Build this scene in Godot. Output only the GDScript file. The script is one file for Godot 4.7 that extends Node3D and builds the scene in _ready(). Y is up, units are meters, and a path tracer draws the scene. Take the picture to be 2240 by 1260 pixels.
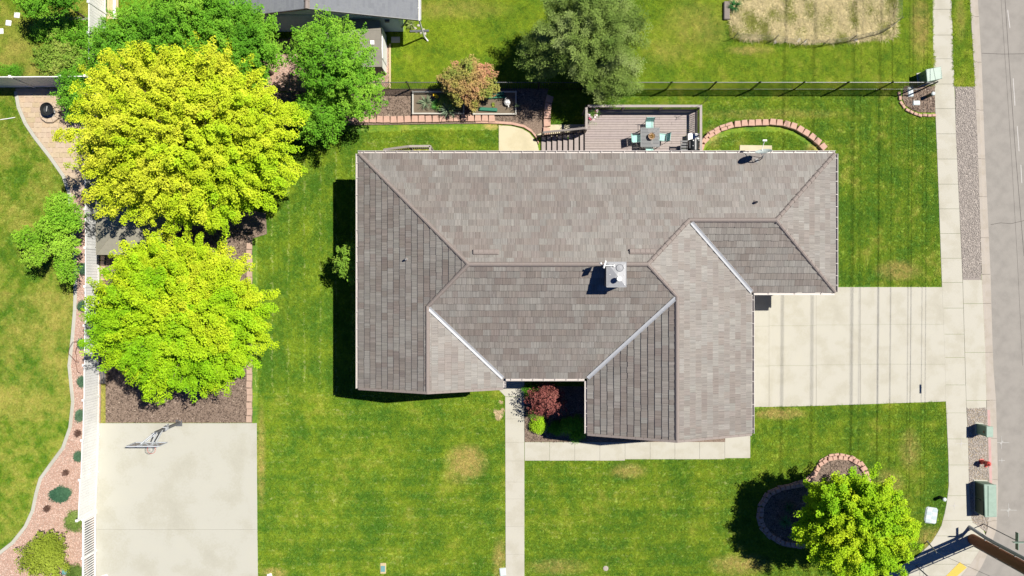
extends Node3D
# A suburban lot seen from a drone 45 m up. Site plan: 36 plan units to the metre, origin under the drone,
# x to the right (east side, towards the road), y down the sheet (towards the front walk). Heights in metres.

const SHEET := 36.0
const EYE := 45.0
const SUN_PER_METRE := Vector3(-0.54, -1.0, 0.236)      # where a shadow falls for every metre of height

var rng := RandomNumberGenerator.new()
var names := {}
var mats := {}
var keep_off: Array[PackedVector2Array] = []              # paved, planted and built-over ground: no grass
var lawn_image: Image
var leaf_meshes := {}

# ---------------------------------------------------------------- small helpers
func at(x: float, y: float, h := 0.0) -> Vector3:
	# A mark read off the survey photo for a point h metres above the ground.
	var k := (EYE - h) / EYE / SHEET
	return Vector3((x - 1120.0) * k, h, (y - 630.0) * k)

func flat(points: Array, h := 0.0) -> PackedVector2Array:
	var r := PackedVector2Array()
	for i in range(0, points.size(), 2):
		var p := at(points[i], points[i + 1], h)
		r.append(Vector2(p.x, p.z))
	return r

func lin(r: float, g: float, b: float) -> Color:
	return Color(r, g, b).linear_to_srgb()

func numbered(parent: Node, called: String) -> String:
	var key := str(parent.get_instance_id()) + called
	var k: int = names.get(key, 0)
	names[key] = k + 1
	return called if k == 0 else "%s_%03d" % [called, k]

func tag(o: Node, label := "", category := "", group := "", kind := "") -> void:
	if label: o.set_meta("label", label)
	if category: o.set_meta("category", category)
	if group: o.set_meta("group", group)
	if kind: o.set_meta("kind", kind)

func thing(called: String, label: String, category: String, where := Vector3.ZERO, turn := 0.0, group := "", kind := "") -> Node3D:
	var o := Node3D.new()
	o.name = numbered(self, called)
	add_child(o)
	o.position = where
	o.rotation.y = turn
	tag(o, label, category, group, kind)
	return o

func part(called: String, shape: Shape, m: Material, parent: Node3D, stuff := false) -> MeshInstance3D:
	return part_mesh(called, shape.mesh(), m, parent, stuff)

func part_mesh(called: String, mesh: Mesh, m: Material, parent: Node3D, stuff := false) -> MeshInstance3D:
	var o := MeshInstance3D.new()
	o.name = numbered(parent, called)
	o.mesh = mesh
	o.material_override = m
	parent.add_child(o)
	if stuff: o.set_meta("kind", "stuff")
	return o

func solo(called: String, shape: Shape, m: Material, label: String, category: String, group := "", kind := "") -> MeshInstance3D:
	var o := part(called, shape, m, self)
	tag(o, label, category, group, kind)
	return o

func again(source: Node3D, called: String, label: String, where: Vector3, turn := 0.0) -> Node3D:
	var c: Node3D = source.duplicate()
	c.name = numbered(self, called)
	add_child(c)
	c.position = where
	c.rotation.y = turn
	c.set_meta("label", label)
	return c

# ---------------------------------------------------------------- mesh building
class Shape:
	var v := PackedVector3Array()
	var n := PackedVector3Array()
	var uv := PackedVector2Array()
	var c := PackedColorArray()
	var tint := Color.WHITE

	func put(p: Vector3, nn: Vector3, t: Vector2) -> void:
		v.append(p); n.append(nn); uv.append(t); c.append(tint)

	func tri(a: Vector3, b: Vector3, d: Vector3) -> void:       # counter-clockwise seen from outside
		var nn := (b - a).cross(d - a).normalized()
		put(a, nn, Vector2(a.x, a.z)); put(d, nn, Vector2(d.x, d.z)); put(b, nn, Vector2(b.x, b.z))

	func tri_uv(a: Vector3, b: Vector3, d: Vector3, ta: Vector2, tb: Vector2, td: Vector2) -> void:
		var nn := (b - a).cross(d - a).normalized()
		put(a, nn, ta); put(d, nn, td); put(b, nn, tb)

	func tri_smooth(a: Vector3, b: Vector3, d: Vector3, na: Vector3, nb: Vector3, nd: Vector3) -> void:
		put(a, na, Vector2(a.x, a.z)); put(d, nd, Vector2(d.x, d.z)); put(b, nb, Vector2(b.x, b.z))

	func quad(a: Vector3, b: Vector3, d: Vector3, e: Vector3) -> void:
		tri(a, b, d); tri(a, d, e)

	func box(center: Vector3, size: Vector3, basis := Basis()) -> Shape:
		var h := size * 0.5
		var p := []
		for i in 8:
			p.append(center + basis * Vector3(h.x if i & 1 else -h.x, h.y if i & 2 else -h.y, h.z if i & 4 else -h.z))
		quad(p[2], p[6], p[7], p[3]); quad(p[0], p[1], p[5], p[4])
		quad(p[4], p[5], p[7], p[6]); quad(p[1], p[0], p[2], p[3])
		quad(p[5], p[1], p[3], p[7]); quad(p[0], p[4], p[6], p[2])
		return self

	func soft_box(center: Vector3, size: Vector3, e: float, basis := Basis()) -> Shape:
		# a box with chamfered vertical and top edges
		var h := size * 0.5
		var lo := PackedVector2Array(); var hi := PackedVector2Array()
		for s in [[1, 1], [-1, 1], [-1, -1], [1, -1]]:
			for k in 2:
				var flip: bool = (s[0] * s[1] > 0) == (k == 0)
				var d := Vector2(h.x - (0.0 if flip else e), h.z - (e if flip else 0.0))
				lo.append(Vector2(d.x * s[0], d.y * s[1]))
				hi.append(Vector2((d.x - e) * s[0], (d.y - e) * s[1]))
		var cnt := lo.size()
		for i in cnt:
			var j := (i + 1) % cnt
			var a := center + basis * Vector3(lo[i].x, -h.y, lo[i].y); var b := center + basis * Vector3(lo[j].x, -h.y, lo[j].y)
			var a1 := center + basis * Vector3(lo[i].x, h.y - e, lo[i].y); var b1 := center + basis * Vector3(lo[j].x, h.y - e, lo[j].y)
			var a2 := center + basis * Vector3(hi[i].x, h.y, hi[i].y); var b2 := center + basis * Vector3(hi[j].x, h.y, hi[j].y)
			quad(b, a, a1, b1); quad(b1, a1, a2, b2)
			tri(center + basis * Vector3(0, h.y, 0), b2, a2)
			tri(center + basis * Vector3(0, -h.y, 0), a, b)
		return self

	func beam(a: Vector3, b: Vector3, w: float, h: float) -> Shape:
		var d := b - a
		var z := d.normalized()
		var x := Vector3.UP.cross(z)
		x = Vector3.RIGHT if x.length() < 0.01 else x.normalized()
		return box((a + b) * 0.5, Vector3(w, h, d.length()), Basis(x, z.cross(x), z))

	func tube(pts: Array, r0: float, r1: float, sides := 8, cap := true) -> Shape:
		var rings := []
		var x := Vector3.ZERO
		for i in pts.size():
			var d: Vector3 = (pts[mini(i + 1, pts.size() - 1)] - pts[maxi(i - 1, 0)]).normalized()
			if x == Vector3.ZERO:
				x = d.cross(Vector3.UP if absf(d.y) < 0.9 else Vector3.RIGHT).normalized()
			x = (x - d * x.dot(d)).normalized()
			var y := d.cross(x)
			var r := lerpf(r0, r1, float(i) / maxf(1.0, pts.size() - 1.0))
			var ring := []
			for k in sides:
				var a := TAU * k / sides
				ring.append([pts[i] + (x * cos(a) + y * sin(a)) * r, x * cos(a) + y * sin(a)])
			rings.append(ring)
		for i in rings.size() - 1:
			for k in sides:
				var a: Array = rings[i][k]; var b: Array = rings[i][(k + 1) % sides]
				var d: Array = rings[i + 1][(k + 1) % sides]; var e: Array = rings[i + 1][k]
				tri_smooth(a[0], b[0], d[0], a[1], b[1], d[1]); tri_smooth(a[0], d[0], e[0], a[1], d[1], e[1])
		if cap:
			for k in range(1, sides - 1):
				tri(rings[0][0][0], rings[0][k + 1][0], rings[0][k][0])
				tri(rings[-1][0][0], rings[-1][k][0], rings[-1][k + 1][0])
		return self

	func lathe(center: Vector3, profile: Array, seg := 16, basis := Basis(), wobble := 0.0) -> Shape:
		# profile: [radius, height] from bottom to top, round the y axis
		for i in profile.size() - 1:
			var p := Vector2(profile[i][0], profile[i][1]); var q := Vector2(profile[i + 1][0], profile[i + 1][1])
			var t := (q - p).normalized()
			for k in seg:
				var ps := []; var ns := []
				for w in [[k, p], [k + 1, p], [k + 1, q], [k, q]]:
					var a: float = TAU * (w[0] % seg) / seg
					var rad: float = w[1].x * (1.0 + wobble * sin(3.0 * a + 1.3) * cos(2.0 * a + i))
					ps.append(center + basis * Vector3(cos(a) * rad, w[1].y, sin(a) * rad))
					ns.append(basis * Vector3(cos(a) * t.y, -t.x, sin(a) * t.y))
				if q.x > 1e-5: tri_smooth(ps[0], ps[3], ps[2], ns[0], ns[3], ns[2])
				if p.x > 1e-5: tri_smooth(ps[0], ps[2], ps[1], ns[0], ns[2], ns[1])
		return self

	func prism(poly: PackedVector2Array, y0: float, y1: float, e := 0.0) -> Shape:
		# a flat outline (x, z) pushed from y0 up to y1, its top edge eased by e
		if Geometry2D.is_polygon_clockwise(poly):
			poly = poly.duplicate(); poly.reverse()
		var top := poly
		if e > 0.0:
			var inner := Geometry2D.offset_polygon(poly, -e, Geometry2D.JOIN_MITER)
			if inner.size() == 1 and inner[0].size() == poly.size():
				var best := 0
				for k in poly.size():
					if inner[0][k].distance_to(poly[0]) < inner[0][best].distance_to(poly[0]): best = k
				top = PackedVector2Array()
				for k in poly.size(): top.append(inner[0][(best + k) % poly.size()])
				if Geometry2D.is_polygon_clockwise(top): top = poly
		var idx := Geometry2D.triangulate_polygon(top)
		for k in range(0, idx.size(), 3):
			var a := top[idx[k]]; var b := top[idx[k + 1]]; var d := top[idx[k + 2]]
			if (b - a).cross(d - a) > 0.0:
				var s := b; b = d; d = s
			tri(Vector3(a.x, y1, a.y), Vector3(b.x, y1, b.y), Vector3(d.x, y1, d.y))
		var side_top := y1 - (e if top != poly else 0.0)
		for i in poly.size():
			var j := (i + 1) % poly.size()
			var a := poly[i]; var b := poly[j]
			quad(Vector3(b.x, y0, b.y), Vector3(a.x, y0, a.y), Vector3(a.x, side_top, a.y), Vector3(b.x, side_top, b.y))
			if top != poly:
				var a2 := top[i]; var b2 := top[j]
				quad(Vector3(b.x, side_top, b.y), Vector3(a.x, side_top, a.y), Vector3(a2.x, y1, a2.y), Vector3(b2.x, y1, b2.y))
		return self

	func mesh() -> ArrayMesh:
		var m := ArrayMesh.new()
		if v.is_empty(): return m
		var a := []
		a.resize(Mesh.ARRAY_MAX)
		a[Mesh.ARRAY_VERTEX] = v; a[Mesh.ARRAY_NORMAL] = n; a[Mesh.ARRAY_TEX_UV] = uv; a[Mesh.ARRAY_COLOR] = c
		m.add_surface_from_arrays(Mesh.PRIMITIVE_TRIANGLES, a)
		return m

# ---------------------------------------------------------------- textures and materials
func noise(freq: float, octaves: int, seed_: int, kind := FastNoiseLite.TYPE_SIMPLEX_SMOOTH) -> FastNoiseLite:
	var f := FastNoiseLite.new()
	f.noise_type = kind
	f.seed = seed_
	f.frequency = freq
	f.fractal_type = FastNoiseLite.FRACTAL_FBM if octaves > 1 else FastNoiseLite.FRACTAL_NONE
	f.fractal_octaves = octaves
	f.fractal_gain = 0.6
	return f

func bytes_of(f: FastNoiseLite, w: int, h: int, seamless := true) -> PackedByteArray:
	var im: Image = f.get_seamless_image(w, h) if seamless else f.get_image(w, h)
	im.convert(Image.FORMAT_L8)
	return im.get_data()

func ramp_texture(layers: Array, stops: Array, size := 512) -> Array:
	# layers: [noise, weight]; stops: [place, linear colour]. Gives [colour texture, height texture].
	var data := []
	for l in layers: data.append(bytes_of(l[0], size, size))
	var g := Gradient.new()
	g.offsets = PackedFloat32Array(); g.colors = PackedColorArray()
	for s in stops: g.add_point(s[0], s[1])
	while g.get_point_count() > stops.size(): g.remove_point(0)
	var lut := PackedByteArray()
	for i in 256:
		var q := g.sample(i / 255.0).linear_to_srgb()
		lut.append(clampi(int(q.r * 255), 0, 255)); lut.append(clampi(int(q.g * 255), 0, 255)); lut.append(clampi(int(q.b * 255), 0, 255))
	var out := PackedByteArray(); out.resize(size * size * 3)
	var hi := PackedByteArray(); hi.resize(size * size)
	for i in size * size:
		var t := 0.0
		for k in data.size(): t += data[k][i] * layers[k][1]
		var q := clampi(int(t), 0, 255)
		hi[i] = q
		out[i * 3] = lut[q * 3]; out[i * 3 + 1] = lut[q * 3 + 1]; out[i * 3 + 2] = lut[q * 3 + 2]
	return [ImageTexture.create_from_image(Image.create_from_data(size, size, false, Image.FORMAT_RGB8, out)),
		ImageTexture.create_from_image(Image.create_from_data(size, size, false, Image.FORMAT_L8, hi))]

func surf(called: String, color: Color, rough := 0.9, maps = null, per_metre := 1.0, relief := 0.0, metal := 0.0, vertex := false) -> StandardMaterial3D:
	var m := StandardMaterial3D.new()
	m.resource_name = called
	m.albedo_color = color
	m.roughness = rough
	m.metallic = metal
	m.vertex_color_use_as_albedo = vertex
	if maps != null:
		m.albedo_texture = maps[0]
		m.uv1_triplanar = true
		m.uv1_world_triplanar = true
		m.uv1_scale = Vector3.ONE * per_metre
		if relief > 0.0:
			m.heightmap_enabled = true
			m.heightmap_texture = maps[1]
			m.heightmap_scale = relief
	mats[called] = m
	return m

func gray(v: float) -> Color:
	return Color(v, v, v)

func make_materials() -> void:
	var fine := ramp_texture([[noise(0.012, 4, 3), 0.45], [noise(0.11, 3, 5), 0.55]], [[0.0, gray(0.72)], [0.42, gray(0.9)], [0.6, gray(0.98)], [1.0, gray(1.1)]])
	var stained := ramp_texture([[noise(0.006, 5, 13), 0.75], [noise(0.15, 2, 15), 0.25]], [[0.0, Color(0.80, 0.79, 0.76)], [0.35, Color(0.91, 0.90, 0.87)], [0.5, gray(0.965)], [1.0, Color(1, 0.995, 0.97)]])
	var speck := ramp_texture([[noise(0.13, 3, 21), 0.7], [noise(0.02, 2, 22), 0.3]], [[0.0, Color(0.03, 0.02, 0.015)], [0.4, Color(0.15, 0.105, 0.075)], [0.6, Color(0.245, 0.18, 0.135)], [0.72, Color(0.34, 0.26, 0.20)], [1.0, Color(0.5, 0.4, 0.33)]])
	var stone := ramp_texture([[noise(0.10, 1, 31, FastNoiseLite.TYPE_CELLULAR), 0.55], [noise(0.16, 2, 32), 0.45]], [[0.0, gray(0.4)], [0.35, gray(0.75)], [0.55, gray(0.95)], [1.0, gray(1.35)]])
	var bitumen := ramp_texture([[noise(0.2, 3, 41), 0.55], [noise(0.008, 3, 42), 0.45]], [[0.0, gray(0.7)], [0.5, gray(0.95)], [1.0, gray(1.2)]])
	# streaks that run down a shake or along a plank
	var w := 512
	var s1 := bytes_of(noise(0.06, 3, 51), w, w); var s2 := bytes_of(noise(0.15, 2, 52), w, w)
	var streak := PackedByteArray(); streak.resize(w * w * 3)
	for y in w:
		for x in w:
			var q := int(s1[(y >> 5) * w + x] * 0.5 + s1[((y >> 4) % w) * w + ((x * 3) % w)] * 0.2 + s2[y * w + x] * 0.3)
			var t := clampi(int(112 + (q - 128) * 0.45) + 106, 130, 255)
			var i := (y * w + x) * 3
			streak[i] = t; streak[i + 1] = clampi(t - 3 + (s2[((x * 7) % w) * w + 9] - 128) / 24, 0, 255); streak[i + 2] = clampi(t - 6 + (s2[((x * 7) % w) * w + 9] - 128) / 14, 0, 255)
	var streak_tex := ImageTexture.create_from_image(Image.create_from_data(w, w, false, Image.FORMAT_RGB8, streak))
	surf("concrete", lin(0.435, 0.415, 0.345), 0.9, stained, 0.16, 0.15)
	surf("concrete_pad", lin(0.42, 0.41, 0.345), 0.9, stained, 0.09, 0.12)
	surf("concrete_cream", lin(0.52, 0.465, 0.315), 0.9, stained, 0.2, 0.12)
	surf("kerb", lin(0.375, 0.335, 0.285), 0.9, stained, 0.3, 0.15)
	surf("kerb_red", lin(0.47, 0.30, 0.28), 0.9, stained, 0.5, 0.15)
	surf("asphalt", lin(0.262, 0.243, 0.214), 0.92, bitumen, 0.22, 0.25)
	surf("crack", lin(0.09, 0.08, 0.07), 0.95)
	surf("road_paint", lin(0.42, 0.40, 0.37), 0.8, fine, 0.8)
	surf("survey_paint", lin(0.44, 0.42, 0.375), 0.8, fine, 1.0)
	surf("yellow_pad", lin(0.58, 0.42, 0.07), 0.8, fine, 1.5)
	surf("mulch", lin(1.0, 1.0, 1.0), 0.95, speck, 0.9, 2.0)
	surf("gravel_grey", lin(0.31, 0.27, 0.24), 0.9, stone, 0.55, 1.5)
	surf("gravel_tan", lin(0.36, 0.29, 0.20), 0.9, stone, 0.5, 1.5)
	surf("gravel_pink", lin(0.45, 0.29, 0.215), 0.9, stone, 0.6, 1.2)
	surf("soil", lin(0.16, 0.125, 0.085), 0.95, fine, 1.2, 1.0)
	surf("block", lin(0.50, 0.315, 0.235), 0.9, fine, 0.7, 0.3)
	surf("block_tan", lin(0.44, 0.31, 0.23), 0.9, fine, 0.7, 0.3)
	surf("paver", lin(0.49, 0.385, 0.275), 0.9, fine, 0.6, 0.3, 0.0, true)
	surf("joint_sand", lin(0.42, 0.325, 0.235), 0.95, fine, 1.0)
	surf("vinyl", lin(0.80, 0.80, 0.77), 0.45, fine, 0.15)
	surf("vinyl_shade", lin(0.70, 0.70, 0.68), 0.45)
	surf("white", lin(0.80, 0.79, 0.75), 0.5)
	surf("gutter", lin(0.46, 0.42, 0.385), 0.5)
	surf("valley", lin(0.43, 0.44, 0.45), 0.45, fine, 0.6, 0.0, 0.1)
	surf("siding", lin(0.42, 0.38, 0.33), 0.8, fine, 0.4)
	surf("siding_blue", lin(0.52, 0.64, 0.68), 0.7, fine, 0.3)
	surf("soffit", lin(0.6, 0.58, 0.54), 0.8)
	surf("cap", lin(0.245, 0.205, 0.18), 0.75, fine, 0.8)
	surf("deck_board", lin(0.345, 0.29, 0.265), 0.75, fine, 0.5, 0.1, 0.0, true)
	surf("deck_rail", lin(0.33, 0.29, 0.255), 0.7, fine, 0.6)
	surf("deck_dark", lin(0.075, 0.055, 0.05), 0.7, fine, 0.6)
	surf("black_metal", lin(0.018, 0.02, 0.02), 0.4)
	surf("galvanised", lin(0.23, 0.235, 0.245), 0.5, fine, 0.7, 0.0, 0.2)
	surf("frame_light", lin(0.46, 0.48, 0.50), 0.45)
	surf("planter_frame", lin(0.48, 0.46, 0.40), 0.7, fine, 1.0)
	surf("survey_paint_road", lin(0.37, 0.36, 0.33), 0.85, fine, 1.0)
	surf("grey_pipe", lin(0.30, 0.31, 0.31), 0.5)
	surf("steel_dark", lin(0.10, 0.105, 0.11), 0.45)
	surf("pole_wood", lin(0.22, 0.085, 0.036), 0.85, fine, 0.9, 0.4)
	surf("timber", lin(0.5, 0.40, 0.23), 0.85, fine, 1.1, 0.3)
	surf("timber_grey", lin(0.22, 0.19, 0.16), 0.9, fine, 1.1, 0.3)
	surf("bark", lin(0.13, 0.09, 0.06), 0.95, fine, 1.6, 1.0)
	surf("bark_grey", lin(0.20, 0.17, 0.14), 0.95, fine, 1.6, 1.0)
	surf("cabinet_green", lin(0.14, 0.23, 0.165), 0.5, fine, 0.4)
	surf("cabinet_pale", lin(0.24, 0.335, 0.265), 0.5, fine, 0.4)
	surf("cabinet_dark", lin(0.035, 0.055, 0.032), 0.55, fine, 0.4)
	surf("teal", lin(0.33, 0.60, 0.53), 0.55)
	surf("teal_lid", lin(0.13, 0.29, 0.29), 0.6, fine, 2.0)
	surf("tray_green", lin(0.012, 0.16, 0.09), 0.45, fine, 1.0)
	surf("table_grey", lin(0.16, 0.165, 0.165), 0.55)
	surf("pot_clay", lin(0.33, 0.22, 0.13), 0.7, fine, 3.0)
	surf("dry_moss", lin(0.26, 0.15, 0.03), 0.95, fine, 5.0, 1.0)
	surf("hydrant_red", lin(0.46, 0.055, 0.04), 0.5)
	surf("lid_pale", lin(0.52, 0.58, 0.56), 0.6, fine, 2.0)
	surf("lid_cell", lin(0.40, 0.48, 0.49), 0.6, fine, 2.0)
	surf("canopy", lin(0.29, 0.27, 0.205), 0.8, fine, 0.5)
	surf("shed_roof", lin(0.235, 0.215, 0.18), 0.8, fine, 0.6, 0.2)
	surf("rust", lin(0.18, 0.07, 0.035), 0.85, fine, 2.0)
	surf("wire_grey", lin(0.20, 0.20, 0.19), 0.5)
	surf("cable", lin(0.02, 0.02, 0.02), 0.6)
	surf("rock", lin(0.48, 0.44, 0.38), 0.9, fine, 1.0, 0.6)
	surf("ash", lin(0.42, 0.42, 0.40), 0.95, fine, 4.0, 0.6)
	surf("glass_blue", lin(0.05, 0.07, 0.09), 0.1)
	surf("petal", Color.WHITE, 0.8, null, 1, 0, 0, true)
	surf("slate", lin(0.185, 0.195, 0.205), 0.88, fine, 0.9, 0.3, 0.0, true)
	surf("terrain", lin(0.09, 0.12, 0.03), 0.95, fine, 0.1)
	var sh := surf("shake", Color.WHITE, 0.55, null, 1.0, 0.0, 0.0, true)
	sh.metallic_specular = 0.5
	sh.albedo_texture = streak_tex
	for k in [["leaf", 0.55, 0.35], ["leaf_glossy", 0.4, 0.3], ["grass", 0.75, 0.3]]:
		var m := surf(k[0], Color.WHITE, k[1], null, 1.0, 0.0, 0.0, true)
		m.metallic_specular = 0.22
		m.cull_mode = BaseMaterial3D.CULL_DISABLED
		m.backlight_enabled = true
		m.backlight = gray(k[2] * 1.6)
	var pane := StandardMaterial3D.new()
	pane.albedo_color = Color(0.8, 0.88, 0.9, 0.12)
	pane.transparency = BaseMaterial3D.TRANSPARENCY_ALPHA
	pane.roughness = 0.05
	mats["pane"] = pane

# ---------------------------------------------------------------- the ground
const LX := -33.0
const LZ := -18.6
const LW := 66.0
const LH := 37.2
const TW := 1760
const TH := 992

var kerb_back := [2121, -60, 2121, 0, 2131.7, 180, 2138, 330, 2147, 600, 2155, 760, 2158, 898, 2162.5, 1050, 2163, 1127, 2158, 1165, 2145, 1200, 2122, 1235, 2098, 1264, 2060, 1310]
var gutter_edge := [2139, -60, 2141.7, 0, 2150, 140, 2157, 330, 2169.4, 600, 2175, 800, 2181, 873, 2184, 971, 2185.5, 1050, 2186, 1095, 2182, 1162, 2165, 1209, 2150, 1241, 2132, 1268, 2100, 1310]
var walk_left := [2039, -60, 2039, 0, 2041, 135, 2046, 253, 2050, 350, 2060, 625, 2066, 780, 2069, 890, 2074, 1000, 2075, 1060, 2069, 1110, 2058, 1152, 2036, 1188, 2003, 1219, 1941, 1255, 1860, 1290]
var walk_right := [2081, -60, 2081, 0, 2086, 150, 2091, 300, 2105, 610, 2113, 890, 2117, 950, 2119, 1050, 2122, 1110, 2126, 1140, 2158, 1166, 2145, 1200, 2122, 1235, 2098, 1264, 2060, 1310]

func along(line: Array, y: float) -> float:
	for i in range(0, line.size() - 2, 2):
		if y <= line[i + 3]:
			return lerpf(line[i], line[i + 2], clampf((y - line[i + 1]) / (line[i + 3] - line[i + 1]), 0, 1))
	return line[-2]

func blob(px: float, py: float, cx: float, cy: float, rx: float, ry: float) -> float:
	var d := ((px - cx) / rx) ** 2 + ((py - cy) / ry) ** 2
	return pow(1.0 - d, 1.3) * 1.15 if d < 1.0 else 0.0

func grow_lawn_image() -> void:
	# the colour of the turf itself: mixed grasses, dry spots, clippings left in rows by the mower
	var big := bytes_of(noise(0.012, 4, 101), TW, TH, false)
	var mid := bytes_of(noise(0.05, 3, 102), TW, TH, false)
	var fine := bytes_of(noise(0.28, 2, 103), TW, TH, false)
	var rows := bytes_of(noise(0.03, 3, 104), TW, TH, false)
	var out := PackedByteArray()
	out.resize(TW * TH * 3)
	var dry := [[1020, 1010, 55, 46, 0.8], [1000, 1040, 40, 26, 0.4], [1375, 1030, 50, 22, 0.5], [1705, 905, 70, 16, 0.7], [1965, 592, 60, 28, 0.6], [1990, 985, 30, 56, 0.42], [1945, 1055, 40, 36, 0.5],
		[2012, 60, 26, 90, 0.6], [1620, 1235, 80, 30, 0.6], [2035, 1180, 40, 36, 0.5], [1095, 1225, 22, 60, 0.5], [572, 1000, 12, 140, 0.45], [1690, 250, 200, 14, 0.3], [900, 330, 60, 14, 0.5], [1790, 325, 40, 18, 0.45],
		[600, 1252, 36, 14, 0.7], [1520, 60, 90, 70, 0.3], [1460, 110, 70, 40, 0.25], [1640, 110, 60, 12, 0.6], [1075, 275, 24, 12, 0.7], [1560, 300, 24, 30, 0.4], [1220, 1240, 90, 22, 0.35], [980, 20, 160, 30, 0.3], [2100, 40, 14, 60, 0.4]]
	for y in TH:
		var z := LZ + (y + 0.5) * LH / TH
		var py := z * SHEET + 630.0
		for x in TW:
			var px := (LX + (x + 0.5) * LW / TW) * SHEET + 1120.0
			var i := y * TW + x
			var b := big[i] / 255.0 - 0.5
			var m := mid[i] / 255.0 - 0.5
			var f := fine[i] / 255.0 - 0.5
			var t := 0.37 + b * 0.85 + m * 0.5          # 0 deep green .. 1 yellow green
			var run := mid[y * TW + ((x / 9 + y * 41) % TW)] / 255.0 - 0.5      # streaks along the mower's way
			var up_run := mid[((y / 9 + x * 29) % TH) * TW + x] / 255.0 - 0.5
			var straw := 0.0
			var clip := 0.0
			if px < 200.0 and py > 196.0:                # the neighbour's lawn on the left, drier
				t += 0.06
				straw = clampf(b * 0.8 + m * 0.5 + 0.14 + (0.12 if py > 640.0 and py < 920.0 else 0.0), 0.0, 0.62)
			elif px < 235.0:
				straw = clampf(0.22 + b + m * 0.5 + (py - 90.0) * 0.002, 0.0, 0.6)
				t += 0.1
			elif py < 196.0:                             # long lawn behind the fence
				t += 0.2 + f * 0.3
				straw = clampf(b * 0.6 + m * 0.6 + (-0.04 if px > 1370.0 else -0.18), 0.0, 0.4)
			elif px < 790.0 and py < 860.0:              # side lawn, mown up and down
				t += -0.08 + 0.07 * sin(px * 0.18) + up_run * 0.4
				var ph := fposmod(px + (rows[i] - 128) * 0.03, 35.0)
				clip = (0.3 + 0.4 * rows[i] / 255.0) if ph < 1.6 and mid[i] > 104 and fine[(i * 3) % (TW * TH)] > 100 and py > 330.0 else 0.0
				if absf(ph - 15.0) < 1.0: t -= 0.12
			elif px > 1825.0 and py < 640.0:             # strip beside the road, worn by wheels
				t += 0.03 * sin(px * 0.3) - 0.08 + up_run * 0.4
				straw = clampf(b * 0.8 + m * 0.6 - 0.12, 0.0, 0.35)
			else:                                        # front lawn, mown from side to side
				t += 0.0 + run * 0.42 + 0.08 * sin(py * 0.178) + 0.07 * sin(px * 0.045 + 1.0 + b * 3.0)
				straw = clampf(b * 0.6 + m * 0.4 - 0.10, 0.0, 0.3)
				var ph2 := fposmod(py + (rows[i] - 128) * 0.05 + px * 0.004 + 3.0 * sin(floor(py / 17.7) * 2.3), 17.7)
				clip = (0.12 + 0.42 * rows[(i * 2) % (TW * TH)] / 255.0) if ph2 < 1.2 and mid[i] > 116 and fine[(i * 3) % (TW * TH)] > 104 and px < 1640.0 and big[(i + 9000) % (TW * TH)] > 112 else 0.0
				if ph2 > 8.0 and ph2 < 9.4: t += 0.06
			for s in dry:
				if absf(px - s[0]) < s[2] and absf(py - s[1]) < s[3]:
					straw = maxf(straw, clampf(blob(px, py, s[0], s[1], s[2], s[3]) * (1.1 + m * 1.6 + f) * s[4], 0.0, 0.95))
			var bare := 0.0
			if absf(px - 1092.0) < 22.0 and absf(py - 897.0) < 34.0:
				bare = 1.0 if blob(px, py, 1092.0 - (py - 897) * 0.1, 897.0, 15.0, 30.0) * (0.55 + m * 2.2) > 0.33 else 0.0
			t = clampf(t + f * 0.75, 0.0, 1.0)
			var r := 0.062 + t * 0.180
			var g := 0.158 + t * 0.162
			var bl := 0.0065 + t * 0.005
			straw = clampf(straw + f * straw * 0.9, 0.0, 1.0)
			r = lerpf(r, 0.40, straw); g = lerpf(g, 0.315, straw); bl = lerpf(bl, 0.085, straw)
			r = lerpf(r, 0.50, clip); g = lerpf(g, 0.52, clip); bl = lerpf(bl, 0.20, clip)
			if bare > 0.0: r = 0.50; g = 0.39; bl = 0.22
			out[i * 3] = int(255.0 * pow(r, 0.4545)); out[i * 3 + 1] = int(255.0 * pow(g, 0.4545)); out[i * 3 + 2] = int(255.0 * pow(bl, 0.4545))
	lawn_image = Image.create_from_data(TW, TH, false, Image.FORMAT_RGB8, out)
	var m := StandardMaterial3D.new()
	m.resource_name = "turf"
	m.albedo_texture = ImageTexture.create_from_image(lawn_image)
	m.roughness = 0.95
	mats["turf"] = m

func lay(points: Array, no_grass := true) -> PackedVector2Array:
	var p := flat(points)
	if no_grass: keep_off.append(p)
	return p

func sheet(called: String, points: Array, y: float, m: String, label: String, category: String) -> MeshInstance3D:
	var s := Shape.new().prism(lay(points), y - 0.25, y)
	if called == "mulch_bed": bed_outlines.mulch_chips.append([flat(points), y, false])
	elif called.begins_with("gravel"): bed_outlines.loose_stones.append([flat(points), y, called == "gravel_verge"])
	return solo(called, s, mats[m], label, category, "", "structure")

func slab_rows(root: Node3D, called: String, left: Array, right: Array, cuts: Array, y0: float, y1: float, m: String, gap := 0.2) -> void:
	for i in cuts.size() - 1:
		var a: float = cuts[i] + gap; var b: float = cuts[i + 1] - gap
		var q := PackedVector2Array()
		var steps := 3
		for k in steps + 1:
			var y := lerpf(a, b, float(k) / steps)
			q.append_array(flat([along(left, y), y]))
		for k in steps + 1:
			var y := lerpf(b, a, float(k) / steps)
			q.append_array(flat([along(right, y), y]))
		keep_off.append(q)
		part(called, Shape.new().prism(q, y0, y1, 0.008), mats[m], root)

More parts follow.
